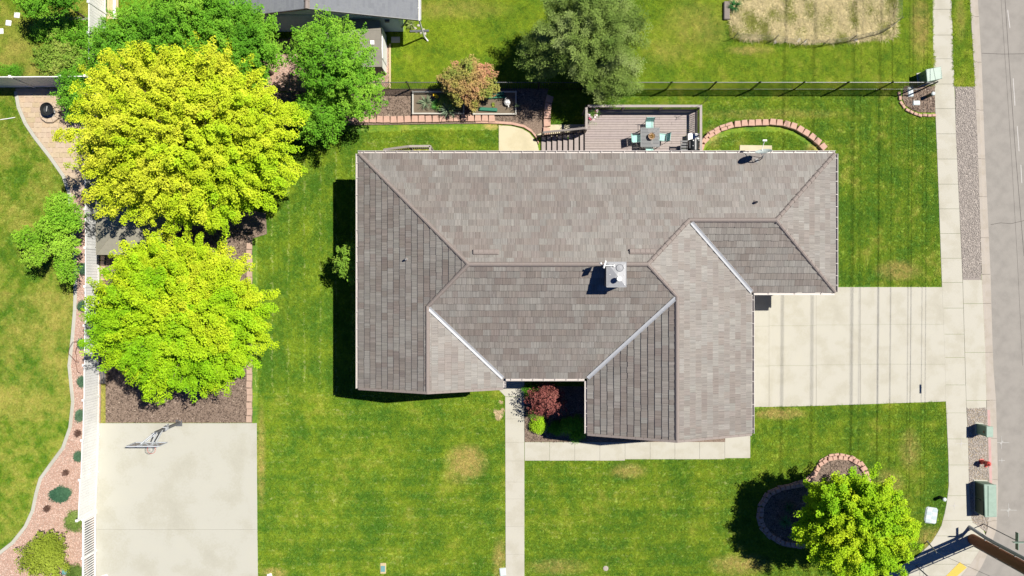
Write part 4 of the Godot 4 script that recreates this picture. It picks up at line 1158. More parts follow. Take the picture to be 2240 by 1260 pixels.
func build_deck() -> void:
	var H := 1.3
	var d := thing("deck", "raised taupe timber deck with railings and a flight of stairs", "deck")
	var x0 := 4.3; var x1 := 10.9; var z0 := -10.5; var z1 := -6.95
	keep_off.append(PackedVector2Array([Vector2(x0, z0), Vector2(x1, z0), Vector2(x1, z1), Vector2(x0, z1)]))
	var n := 25
	for k in n:
		var za := lerpf(z0, z1, float(k) / n); var zb := lerpf(z0, z1, (k + 1.0) / n)
		var cut: float = x0 + [2.5, 5.1, 3.6, 4.4][k % 4]
		for seg in [[x0, cut - 0.003], [cut + 0.003, x1]]:
			var s := Shape.new()
			var v := rng.randf_range(0.92, 1.08)
			s.tint = Color(v, v * 0.99, v * rng.randf_range(0.96, 1.02))
			s.soft_box(Vector3((seg[0] + seg[1]) / 2, H - 0.02, (za + zb) / 2), Vector3(seg[1] - seg[0], 0.04, zb - za - 0.011), 0.005)
			part("board", s, mats.deck_board, d)
	for b in [[Vector3(x0, H - 0.16, z0), Vector3(x1, H - 0.16, z0)], [Vector3(x1, H - 0.16, z0), Vector3(x1, H - 0.16, z1)], [Vector3(x0, H - 0.16, z0), Vector3(x0, H - 0.16, z1)], [Vector3(x0 + 2.2, H - 0.16, z0 + 0.1), Vector3(x0 + 2.2, H - 0.16, z1)], [Vector3(x0 + 4.4, H - 0.16, z0 + 0.1), Vector3(x0 + 4.4, H - 0.16, z1)]]:
		part("rim_joist", Shape.new().beam(b[0], b[1], 0.05, 0.23), mats.deck_dark, d)
	for q in [[x0, z0], [x0 + 2.2, z0], [x0 + 4.4, z0], [x1, z0], [x1, -8.9], [x0, -9.2]]:
		part("post", Shape.new().box(Vector3(q[0], (H + 0.95) * 0.5, q[1]), Vector3(0.1, H + 0.95, 0.1)), mats.deck_rail, d)
	var runs := [[Vector3(x0, H, z0), Vector3(x1, H, z0)], [Vector3(x1, H, z0), Vector3(x1, H, z1)], [Vector3(x0, H, z0), Vector3(x0, H, -9.25)]]
	var stick := Shape.new().box(Vector3.ZERO, Vector3(0.034, 0.82, 0.034)).mesh()
	for r in runs:
		var a: Vector3 = r[0]; var b: Vector3 = r[1]
		var l := (b - a).length()
		var dir := (b - a) / l
		part("top_rail", Shape.new().beam(a - dir * 0.07 + Vector3(0, 0.97, 0), b + dir * 0.07 + Vector3(0, 0.97 + (0.002 if r == runs[1] else 0.0), 0), 0.14, 0.035), mats.deck_rail, d)
		part("bottom_rail", Shape.new().beam(a + Vector3(0, 0.1, 0), b + Vector3(0, 0.1, 0), 0.045, 0.07), mats.deck_dark, d)
		part("upper_rail", Shape.new().beam(a + Vector3(0, 0.9, 0), b + Vector3(0, 0.9, 0), 0.045, 0.07), mats.deck_dark, d)
		var cnt := int(l / 0.118)
		for k in cnt:
			var o := part_mesh("baluster", stick, mats.deck_dark, d)
			o.position = a.lerp(b, (k + 0.5) / cnt) + Vector3(0, 0.5, 0)
	# stairs down to the cream path
	var steps := 9
	var sz0 := -9.2; var sz1 := -7.1
	for k in steps:
		var x := x0 - 0.32 * (k + 0.5)
		var y := H - 0.145 * (k + 1)
		var tr := Shape.new()
		tr.tint = Color(0.95, 0.95, 0.95)
		tr.soft_box(Vector3(x + 0.02, y - 0.02, (sz0 + sz1) / 2), Vector3(0.265, 0.04, sz1 - sz0), 0.006)
		part("tread", tr, mats.deck_board, d)
		part("riser", Shape.new().box(Vector3(x - 0.16 + 0.02 + 0.02, y - 0.1, (sz0 + sz1) / 2), Vector3(0.02, 0.12, sz1 - sz0)), mats.deck_dark, d)
	var foot := Vector3(x0 - 0.32 * steps, 0.0, sz0)
	part("stringer", Shape.new().beam(Vector3(x0, H - 0.2, sz0 - 0.03), foot + Vector3(0, -0.03, -0.03), 0.05, 0.26), mats.deck_dark, d)
	var ra := Vector3(x0 - 0.05, H + 0.98, sz0 - 0.03); var rb := foot + Vector3(0.45, 1.08, -0.03)
	part("hand_rail", Shape.new().beam(ra, rb, 0.12, 0.035), mats.deck_rail, d)
	part("stair_rail", Shape.new().beam(ra + Vector3(0, -0.85, 0), rb + Vector3(0, -0.85, 0), 0.05, 0.07), mats.deck_dark, d)
	part("newel", Shape.new().box(foot + Vector3(0.45, 0.52, -0.03), Vector3(0.1, 1.06, 0.1)), mats.deck_rail, d)
	part("newel", Shape.new().box(foot + Vector3(1.5, 0.75, -0.03), Vector3(0.1, 1.5, 0.1)), mats.deck_rail, d)
	for k in 20:
		var q := ra.lerp(rb, (k + 0.5) / 20.0)
		var o := part_mesh("baluster", stick, mats.deck_dark, d)
		o.position = q + Vector3(0, -0.44, 0)
	keep_off.append(PackedVector2Array([Vector2(foot.x, sz0), Vector2(x0, sz0), Vector2(x0, sz1), Vector2(foot.x, sz1)]))

	# small side landing with its own railing
	var l := thing("side_landing", "small railed landing at the back left corner of the house", "stair landing")
	var pts := [at(840, 327.5, 1.05), at(895, 320, 1.65), at(941, 319.5, 1.65), at(941, 340, 1.65)]
	for k in 3:
		part("top_rail", Shape.new().beam(pts[k], pts[k + 1], 0.13, 0.035), mats.deck_rail, l)
		part("bottom_rail", Shape.new().beam(pts[k] - Vector3(0, 0.78, 0), pts[k + 1] - Vector3(0, 0.78, 0), 0.045, 0.06), mats.deck_dark, l)
		var cnt := int((pts[k + 1] - pts[k]).length() / 0.12)
		for i in cnt:
			var o := part_mesh("baluster", stick, mats.deck_dark, l)
			o.position = pts[k].lerp(pts[k + 1], (i + 0.5) / cnt) - Vector3(0, 0.41, 0)
		part("post", Shape.new().box(pts[k] - Vector3(0, pts[k].y * 0.5, 0), Vector3(0.1, pts[k].y - 0.02, 0.1)), mats.deck_rail, l)
	var la: Vector3 = pts[1]; var lb: Vector3 = pts[2]
	part("platform", Shape.new().prism(PackedVector2Array([Vector2(la.x, la.z + 0.08), Vector2(lb.x, la.z + 0.08), Vector2(lb.x, -7.0), Vector2(la.x, -7.0)]), 0.6, 0.7), mats.deck_dark, l)
	for k in 4: part("tread", Shape.new().box(Vector3(la.x - 0.2 - k * 0.3, 0.58 - k * 0.14, -7.35), Vector3(0.28, 0.04, 0.8)), mats.deck_dark, l)

	# what stands on the deck
	var floor_y := H
	var tp := at(1422, 300.5, 2.0)
	var t := thing("patio_table", "square grey slatted patio table on the deck", "table", Vector3(tp.x, floor_y, tp.z))
	for k in 13: part("slat", Shape.new().soft_box(Vector3(0, 0.71, -0.48 + k * 0.08), Vector3(1.02, 0.022, 0.066), 0.004), mats.table_grey, t)
	for e in [-1, 1]:
		part("frame_rail", Shape.new().box(Vector3(e * 0.53, 0.705, 0), Vector3(0.05, 0.035, 1.1)), mats.table_grey, t)
		part("frame_rail", Shape.new().box(Vector3(0, 0.705, e * 0.545), Vector3(1.01, 0.035, 0.04)), mats.table_grey, t)
		for e2 in [-1, 1]: part("leg", Shape.new().box(Vector3(e * 0.5, 0.345, e2 * 0.5), Vector3(0.045, 0.69, 0.045)), mats.table_grey, t)
	var bowl := thing("plant_bowl", "round brown bowl of dry moss on the patio table", "bowl", Vector3(tp.x + 0.06, floor_y + 0.721, tp.z - 0.03))
	part("bowl", Shape.new().lathe(Vector3.ZERO, [[0.09, 0.0], [0.17, 0.1], [0.2, 0.2], [0.185, 0.2], [0.165, 0.15], [0.0, 0.14]], 24), mats.pot_clay, bowl)
	var moss := Shape.new()
	for k in 26:
		var a := rng.randf() * TAU; var rr := sqrt(rng.randf()) * 0.13
		moss.lathe(Vector3(cos(a) * rr, 0.14, sin(a) * rr), [[0.035, 0.0], [0.03, 0.03], [0.0, 0.05 + rng.randf() * 0.03]], 6)
	part("moss", moss, mats.dry_moss, bowl)
	var ch := thing("patio_chair", "mint green slatted patio chair behind the table, seen from above", "chair", Vector3.ZERO, 0.0, "mint chairs around the patio table")
	for k in 6: part("seat_slat", Shape.new().box(Vector3(0, 0.43, -0.2 + k * 0.08), Vector3(0.46, 0.02, 0.066)), mats.teal, ch)
	for k in 5: part("back_slat", Shape.new().box(Vector3(0, 0.52 + k * 0.085, -0.25 - k * 0.026), Vector3(0.46, 0.075, 0.018), Basis(Vector3.RIGHT, -0.3)), mats.teal, ch)
	for e in [-1, 1]:
		part("frame", Shape.new().tube([Vector3(e * 0.25, 0.0, -0.22), Vector3(e * 0.25, 0.42, -0.22), Vector3(e * 0.25, 0.92, -0.38)], 0.014, 0.014, 6), mats.table_grey, ch)
		part("leg", Shape.new().tube([Vector3(e * 0.25, 0.0, 0.24), Vector3(e * 0.25, 0.62, 0.22), Vector3(e * 0.25, 0.63, -0.28)], 0.014, 0.014, 6), mats.table_grey, ch)
	var cp := at(1421, 274, 1.8)
	ch.position = Vector3(cp.x, floor_y, cp.z)
	ch.set_meta("label", "mint green patio chair above the table, facing the house")
	cp = at(1393, 303, 1.8); again(ch, "patio_chair", "mint green patio chair at the left side of the table", Vector3(cp.x, floor_y, cp.z), PI / 2 + 0.06)
	cp = at(1450, 300, 1.8); again(ch, "patio_chair", "mint green patio chair at the right side of the table", Vector3(cp.x, floor_y, cp.z), -PI / 2 - 0.12)
	cp = at(1421, 328, 1.8); again(ch, "patio_chair", "mint green patio chair half under the roof edge, below the table", Vector3(cp.x, floor_y, cp.z), PI)
	cp = at(1517.5, 318, 2.2)
	var gr := thing("grill", "black barbecue grill with a side shelf in the deck corner by the roof", "barbecue", Vector3(cp.x, floor_y, cp.z))
	part("cart", Shape.new().soft_box(Vector3(0, 0.42, 0), Vector3(0.52, 0.75, 0.6), 0.02), mats.black_metal, gr)
	part("firebox", Shape.new().soft_box(Vector3(0, 0.86, 0), Vector3(0.56, 0.2, 0.66), 0.02), mats.black_metal, gr)
	var lid := part("lid", Shape.new().tube([Vector3(0.0, 0.97, -0.31), Vector3(0.0, 0.97, 0.31)], 0.26, 0.26, 20), mats.black_metal, gr)
	part("handle", Shape.new().tube([Vector3(-0.27, 1.1, -0.2), Vector3(-0.27, 1.1, 0.2)], 0.015, 0.015, 8), mats.galvanised, lid)
	part("knob", Shape.new().lathe(Vector3(-0.1, 1.21, -0.22), [[0.03, 0], [0.03, 0.03], [0, 0.035]], 10), mats.white, lid)
	part("gauge", Shape.new().lathe(Vector3(-0.12, 1.2, 0.08), [[0.035, 0], [0.03, 0.03], [0, 0.035]], 12), mats.galvanised, lid)
	for k in 4: part("shelf_slat", Shape.new().box(Vector3(-0.52, 0.86, -0.24 + k * 0.16), Vector3(0.42, 0.02, 0.1)), mats.black_metal, gr)
	part("shelf_rail", Shape.new().box(Vector3(-0.74, 0.86, 0), Vector3(0.03, 0.04, 0.62)), mats.black_metal, gr)
	for e in [-1, 1]: part("wheel", Shape.new().lathe(Vector3(e * 0.24, 0.09, 0.26), [[0.09, -0.02], [0.09, 0.02]], 14, Basis(Vector3.FORWARD, PI / 2)), mats.black_metal, gr)
	cp = at(1517, 300, 1.7)
	var cool := thing("cooler", "white lidded storage box on the deck beside the black grill", "storage box", Vector3(cp.x, floor_y, cp.z))
	part("body", Shape.new().soft_box(Vector3(0, 0.19, 0), Vector3(0.62, 0.38, 0.4), 0.02), mats.white, cool)
	part("lid", Shape.new().soft_box(Vector3(0, 0.42, 0), Vector3(0.66, 0.07, 0.44), 0.025), mats.white, cool)
	# shepherd's hook on the rail corner
	var hook := thing("garden_hook", "thin dark ornamental plant hook standing at the deck's outer corner", "plant hook", Vector3(x1 + 0.02, floor_y + 0.98, z0 - 0.02))
	part("stem", Shape.new().tube([Vector3(0, -1.9, -0.06), Vector3(0, 1.25, -0.06)], 0.012, 0.012, 6), mats.black_metal, hook)
	for k in 4:
		var a := k * PI / 2 + 0.5
		var arm := []
		for i in 7:
			var th := i / 6.0 * 4.2
			arm.append(Vector3(cos(a) * (0.05 + 0.13 * sin(th * 0.6)), 1.15 + 0.11 * sin(th), sin(a) * (0.05 + 0.13 * sin(th * 0.6)) - 0.06))
		part("scroll", Shape.new().tube(arm, 0.01, 0.008, 5), mats.black_metal, hook)
	part("finial", Shape.new().lathe(Vector3(0, 1.25, -0.06), [[0.0, 0], [0.03, 0.03], [0.0, 0.09]], 8), mats.black_metal, hook)

	# the basketball hoop on its bent post
	var hb := at(392, 925)
	var hoop := thing("basketball_hoop", "grey basketball hoop with a clear backboard on a dark steel post", "basketball hoop", hb)
	part("pole", Shape.new().beam(Vector3(0, 0, 0), Vector3(0, 3.0, 0), 0.13, 0.13), mats.steel_dark, hoop)
	part("base_plate", Shape.new().soft_box(Vector3(0, 0.03, 0), Vector3(0.4, 0.06, 0.4), 0.015), mats.steel_dark, hoop)
	part("crank", Shape.new().tube([Vector3(0.0, 1.5, -0.1), Vector3(0.1, 1.6, -0.22), Vector3(0.12, 1.9, -0.22)], 0.03, 0.03, 6), mats.frame_light, hoop)
	part("collar", Shape.new().box(Vector3(0, 1.75, 0), Vector3(0.2, 0.3, 0.2)), mats.frame_light, hoop)
	var bc := at(322, 972, 3.4) - hb
	for e in [-1, 1]:
		part("arm", Shape.new().beam(Vector3(e * 0.07, 2.95, 0.02), Vector3(bc.x + e * 0.32, 3.5, bc.z - 0.03), 0.045, 0.06), mats.frame_light, hoop)
		part("arm", Shape.new().beam(Vector3(e * 0.07, 2.3, 0.02), Vector3(bc.x + e * 0.32, 3.0, bc.z - 0.03), 0.045, 0.06), mats.frame_light, hoop)
	part("arm_brace", Shape.new().beam(Vector3(-0.12, 3.06, 0.2), Vector3(0.06, 3.06, 0.2), 0.04, 0.04), mats.frame_light, hoop)
	var bd := part("backboard", Shape.new().box(Vector3(bc.x, 3.42, bc.z), Vector3(1.78, 1.0, 0.012)), mats.pane, hoop)
	for b in [[Vector3(-0.9, -0.53, 0), Vector3(0.9, -0.53, 0)], [Vector3(-0.9, 0.53, 0), Vector3(0.9, 0.53, 0)], [Vector3(-0.9, -0.5, 0), Vector3(-0.9, 0.5, 0)], [Vector3(0.9, -0.5, 0), Vector3(0.9, 0.5, 0)], [Vector3(-0.3, -0.5, -0.02), Vector3(-0.3, 0.5, -0.02)], [Vector3(0.3, -0.5, -0.02), Vector3(0.3, 0.5, -0.02)]]:
		part("board_frame", Shape.new().beam(Vector3(bc.x, 3.42, bc.z) + b[0], Vector3(bc.x, 3.42, bc.z) + b[1], 0.05, 0.05), mats.frame_light, bd)
	var ring := []
	var rc := Vector3(bc.x + 0.04, 3.0, bc.z + 0.38)
	for k in 21: ring.append(rc + Vector3(cos(TAU * k / 20), 0, sin(TAU * k / 20)) * 0.23)
	var rim := part("rim", Shape.new().tube(ring, 0.012, 0.012, 6), mats.hydrant_red, hoop)
	part("bracket", Shape.new().box(rc + Vector3(0, 0, -0.3), Vector3(0.14, 0.09, 0.14)), mats.white, rim)
	var net := Shape.new()
	for k in 12:
		for sgn in [-1, 1]:
			var cord := []
			for i in 6:
				var a: float = TAU * k / 12 + sgn * i * 0.12
				cord.append(rc + Vector3(cos(a) * (0.225 - i * 0.018), -i * 0.08, sin(a) * (0.225 - i * 0.018)))
			net.tube(cord, 0.006, 0.006, 4, false)
	part("net", net, mats.white, hoop)

# ---------------------------------------------------------------- block edgings, planters, utilities, lines
func block_row(root: Node3D, path: Array, pitch: float, deep: float, y0: float, y1: float, m := "block", taper := 0.84) -> void:
	# separate wedge shaped blocks along a plan line; deep is towards the left of the walking direction
	var pts := []
	for i in range(0, path.size(), 2): pts.append(at(path[i], path[i + 1]))
	var left := 0.0
	for i in pts.size() - 1:
		var a: Vector3 = pts[i]; var b: Vector3 = pts[i + 1]
		var l := (b - a).length(); var d := (b - a) / l
		var x := d.cross(Vector3.UP) * -1.0
		var s := left
		while s + pitch * 0.55 <= l:
			var c := a + d * (s + pitch * 0.5)
			var w := pitch * 0.5 - 0.012
			var j := rng.randf_range(-0.02, 0.02)
			var yaw := rng.randf_range(-0.07, 0.07)
			var q := PackedVector2Array()
			for k in [[-w, 0.0], [w, 0.0], [w * taper, deep], [-w * taper, deep]]:
				var p: Vector3 = c + d.rotated(Vector3.UP, yaw) * k[0] + x.rotated(Vector3.UP, yaw) * (k[1] + j)
				q.append(Vector2(p.x, p.z))
			part("block", Shape.new().prism(q, y0, y1 + rng.randf_range(-0.012, 0.012), 0.018), mats[m], root)
			s += pitch
		left = s - l

func build_blocks() -> void:
	var a := thing("block_edging", "long row of pink concrete blocks between the mulch bed and the back lawn", "block edging")
	block_row(a, [640, 269.5, 860, 270, 960, 268, 1050, 266.5, 1090, 267.5], 0.425, 0.40, -0.1, 0.2)
	var b := thing("block_edging", "short upright row of pink blocks beside the deck stairs", "block edging")
	block_row(b, [1196, 208, 1193, 222, 1189, 240, 1188, 294], 0.5, 0.42, -0.1, 0.24)
	var c := thing("curved_edging", "smooth pink curb curving round the cream path to the stairs", "edging", Vector3.ZERO, 0, "", "structure")
	var cv := [1040, 267, 1090, 269, 1120, 271, 1146, 277, 1162, 287, 1172, 299, 1178, 314]
	for i in range(0, cv.size() - 2, 2):
		part("curb_piece", Shape.new().prism(flat([cv[i], cv[i + 1] - 3, cv[i + 2] + 0.5, cv[i + 3] - 3, cv[i + 2], cv[i + 3] + 2.5, cv[i], cv[i + 1] + 2.5]), -0.1, 0.12 + i * 0.0005, 0.012), mats.block, c)
	var d := thing("block_wall", "arched pink block wall around the lawn below the satellite dish", "block wall")
	var arch := [1536, 332, 1541, 317, 1556, 301, 1576, 289, 1600, 281, 1630, 277, 1680, 275, 1712, 277, 1740, 287, 1766, 303, 1790, 322, 1801, 334]
	block_row(d, arch, 0.42, 0.37, -0.1, 0.24)
	var outer := thing("block_wall", "outer stepped row of pink blocks at the deck end of the arched wall", "block wall")
	block_row(outer, [1531, 330, 1536, 312, 1552, 295, 1573, 283, 1598, 275.5], 0.36, 0.16, -0.1, 0.36, "block", 0.98)
	var l := thing("block_edging", "row of tan blocks along the white fence beside the mulch bed", "block edging")
	block_row(l, [221, 924, 221, 640], 0.42, 0.28, -0.1, 0.13, "block_tan", 0.96)
	var r := thing("block_edging", "row of pinkish blocks between the yellow trees' mulch bed and the side lawn", "block edging")
	block_row(r, [552, 924, 552, 520], 0.42, 0.33, -0.1, 0.13, "block_tan", 0.96)
	var u := thing("block_edging", "small rounded pink block border around the utility bed by the sidewalk", "block edging")
	block_row(u, [2046, 250, 2012, 250, 1996, 245, 1980, 235, 1970, 219, 1968, 198], 0.27, 0.16, -0.1, 0.12, "block", 0.95)
	# two tier ring under the yellow tree on the right
	var ring := thing("tree_ring", "two tier ring of pink blocks under the yellow green tree on the right", "block edging")
	var line := [1667, 1130, 1670, 1105, 1684, 1083, 1710, 1071, 1740, 1066, 1768, 1058, 1783, 1040, 1795, 1018, 1812, 1006, 1832, 1003, 1856, 1007, 1876, 1018, 1886, 1034, 1893, 1060, 1898, 1090, 1892, 1125, 1868, 1155, 1830, 1172, 1790, 1180, 1750, 1187, 1715, 1182, 1690, 1168, 1673, 1150, 1667, 1130]
	block_row(ring, line, 0.30, 0.24, -0.1, 0.22, "block", 0.86)
	var out_line := []
	for i in range(0, line.size(), 2):
		var v := Vector2(line[i] - 1780.0, line[i + 1] - 1100.0)
		v += v.normalized() * 7.0
		out_line.append_array([v.x + 1780.0, v.y + 1100.0])
	block_row(ring, out_line, 0.32, 0.17, -0.1, 0.10, "block", 0.97)
	sheet("mulch_bed", line, 0.09, "mulch", "round mulch bed inside the block ring under the right hand tree", "mulch bed")
	keep_off.append(flat(out_line))
	keep_off.append(flat([640, 268, 1090, 266, 1090, 286, 640, 287]))
	keep_off.append(flat([552, 520, 566, 520, 566, 925, 552, 925]))
	keep_off.append(flat([1968, 188, 1966, 222, 1978, 238, 1996, 248, 2012, 252, 2046, 252, 2046, 188]))
	for i in range(0, arch.size() - 2, 2): keep_off.append(flat([arch[i], arch[i + 1] - 6, arch[i + 2], arch[i + 3] - 6, arch[i + 2], arch[i + 3] + 12, arch[i], arch[i + 1] + 12]))

func build_planters() -> void:
	for b in [[903, 200.5, 1014, 248, "left white framed raised planter box with strappy lilies", 0], [1036, 200.5, 1128.5, 249, "right white framed raised planter box with green trays and a white jug", 1]]:
		var p := thing("planter_box", b[4], "planter")
		var h := 0.3
		var a := at(b[0], b[1], h); var q := at(b[2], b[3], h)
		part("soil", Shape.new().box(Vector3((a.x + q.x) / 2, 0.12, (a.z + q.z) / 2), Vector3(q.x - a.x - 0.05, 0.16, q.z - a.z - 0.05)), mats.soil, p)
		for s in [[a.x, a.z, q.x, a.z], [a.x, q.z, q.x, q.z], [a.x, a.z + 0.045, a.x, q.z - 0.045], [q.x, a.z + 0.045, q.x, q.z - 0.045]]:
			part("side_board", Shape.new().beam(Vector3(s[0], h * 0.5, s[1]), Vector3(s[2], h * 0.5, s[3]), 0.08, h), mats.planter_frame, p)
		for s in [[a.x, a.z], [q.x, q.z], [a.x, q.z], [q.x, a.z]]:
			part("corner_post", Shape.new().lathe(Vector3(s[0], 0, s[1]), [[0.06, 0.0], [0.06, h + 0.02], [0.0, h + 0.04]], 10), mats.planter_frame, p)
	for t in [[1083, 206.5, "long green planting tray at the back of the right planter"], [1086, 213.5, "narrow green planting tray in front of the back tray"], [1068, 239.5, "long green planting tray at the front of the right planter"]]:
		var tr := thing("planting_tray", t[2], "tray", at(t[0], t[1], 0.25) * Vector3(1, 0, 1) + Vector3(0, 0.2, 0), 0.06 if t[1] < 220 else -0.06, "green trays in the planter box")
		var w := 0.2 if t[1] != 213.5 else 0.1
		part("tray", Shape.new().soft_box(Vector3(0, 0.07, 0), Vector3(1.1, 0.14, w), 0.02), mats.tray_green, tr)
		for k in 3: part("rib", Shape.new().box(Vector3(0, 0.142, -w * 0.3 + k * w * 0.3), Vector3(1.04, 0.012, 0.02)), mats.tray_green, tr)
	var j := thing("watering_jug", "round white watering jug in the right planter box", "jug", at(1109.5, 224.5, 0.3) * Vector3(1, 0, 1) + Vector3(0, 0.2, 0))
	part("body", Shape.new().lathe(Vector3.ZERO, [[0.13, 0.0], [0.2, 0.1], [0.19, 0.22], [0.1, 0.33], [0.0, 0.35]], 18), mats.white, j)
	part("spout", Shape.new().tube([Vector3(0.05, 0.12, 0.15), Vector3(0.09, 0.22, 0.3)], 0.04, 0.03, 8), mats.white, j)
	part("handle", Shape.new().tube([Vector3(-0.1, 0.28, -0.1), Vector3(-0.12, 0.38, -0.16), Vector3(-0.06, 0.36, -0.22)], 0.02, 0.02, 6), mats.white, j)
	# fire bowl on the patio
	var f := thing("fire_bowl", "dark steel fire bowl on a round paver hearth with ash spilled beside it", "fire bowl", at(112, 247))
	for k in 10:
		var a0 := TAU * k / 10 + 0.02; var a1 := TAU * (k + 1) / 10 - 0.02
		var q := PackedVector2Array([Vector2(cos(a0), sin(a0)) * 0.36, Vector2(cos(a1), sin(a1)) * 0.36, Vector2(cos(a1), sin(a1)) * 0.64, Vector2(cos(a0), sin(a0)) * 0.64])
		part("hearth_block", Shape.new().prism(q, 0.0, 0.2, 0.02), mats.paver, f)
	part("ash", Shape.new().lathe(Vector3(-0.1, 0.06, 0.05), [[0.42, 0.0], [0.3, 0.05], [0.0, 0.08]], 14, Basis(), 0.2), mats.ash, f)
	part("bowl", Shape.new().lathe(Vector3(0.08, 0.22, -0.1), [[0.1, 0.0], [0.3, 0.16], [0.38, 0.36], [0.4, 0.37], [0.37, 0.37], [0.29, 0.2], [0.0, 0.12]], 24), mats.black_metal, f)
	for k in 3: part("leg", Shape.new().tube([Vector3(0.08 + cos(k * 2.1) * 0.34, 0.0, -0.1 + sin(k * 2.1) * 0.34), Vector3(0.08 + cos(k * 2.1) * 0.25, 0.4, -0.1 + sin(k * 2.1) * 0.25)], 0.02, 0.02, 6), mats.black_metal, f)
	part("poker", Shape.new().tube([Vector3(0.06, 0.5, -0.28), Vector3(0.1, 0.62, 0.06)], 0.025, 0.02, 6), mats.ash, f)
	var st := solo("garden_stake", Shape.new().tube([at(2, 262) + Vector3(0, 0.04, 0), at(18, 260) + Vector3(0, 0.05, 0), at(34, 257) + Vector3(0, 0.04, 0)], 0.028, 0.024, 8), mats.white, "white stick lying on the left lawn beside the patio", "stick")
	st.set_meta("category", "stick")
	var loop := thing("wire_support", "bent rusty wire plant support over the pink gravel by the fence", "plant support")
	for c in [[[2, -1, 152, 760], [150, 772], [168, 790], [176, 791]], [[0, 0, 152, 760], [160, 748], [170, 746]], [[0, 0, 168, 790], [166, 768], [172, 752]], [[0, 0, 165, 792], [170, 812], [178, 816]]]:
		var pts := []
		for i in c.size():
			var q: Array = c[i]
			pts.append(at(q[-2], q[-1], 0.3) + Vector3(0, 0.05 * i, 0))
		part("wire", Shape.new().tube(pts, 0.012, 0.012, 5), mats.rust, loop)
	var pallet := thing("leaning_rails", "bundle of weathered rails lying along the fence under the second yellow tree", "rails")
	for k in 4: part("rail", Shape.new().beam(at(222 + k * 3.4, 722) + Vector3(0, 0.22, 0), at(226 + k * 3.2, 838) + Vector3(0, 0.24 + 0.01 * k, 0), 0.05, 0.07), mats.timber_grey if k % 2 else mats.steel_dark, pallet)

func cabinet(called: String, label: String, corners: Array, h: float, cap: String, side: String) -> Node3D:
	# corners: the foot of the cabinet in plan, four marks
	var o := thing(called, label, "utility box")
	var q := flat(corners)
	var c := (q[0] + q[1] + q[2] + q[3]) * 0.25
	o.position = Vector3(c.x, 0.0, c.y)
	for i in 4: q[i] -= c
	part("plinth", Shape.new().prism(Geometry2D.offset_polygon(q, 0.07, Geometry2D.JOIN_MITER)[0], -0.05, 0.08, 0.015), mats.concrete_pad, o)
	part("body", Shape.new().prism(q, 0.08, h - 0.05), mats[side], o)
	part("lid", Shape.new().prism(Geometry2D.offset_polygon(q, 0.025, Geometry2D.JOIN_MITER)[0], h - 0.06, h, 0.02), mats[cap], o)
	return o

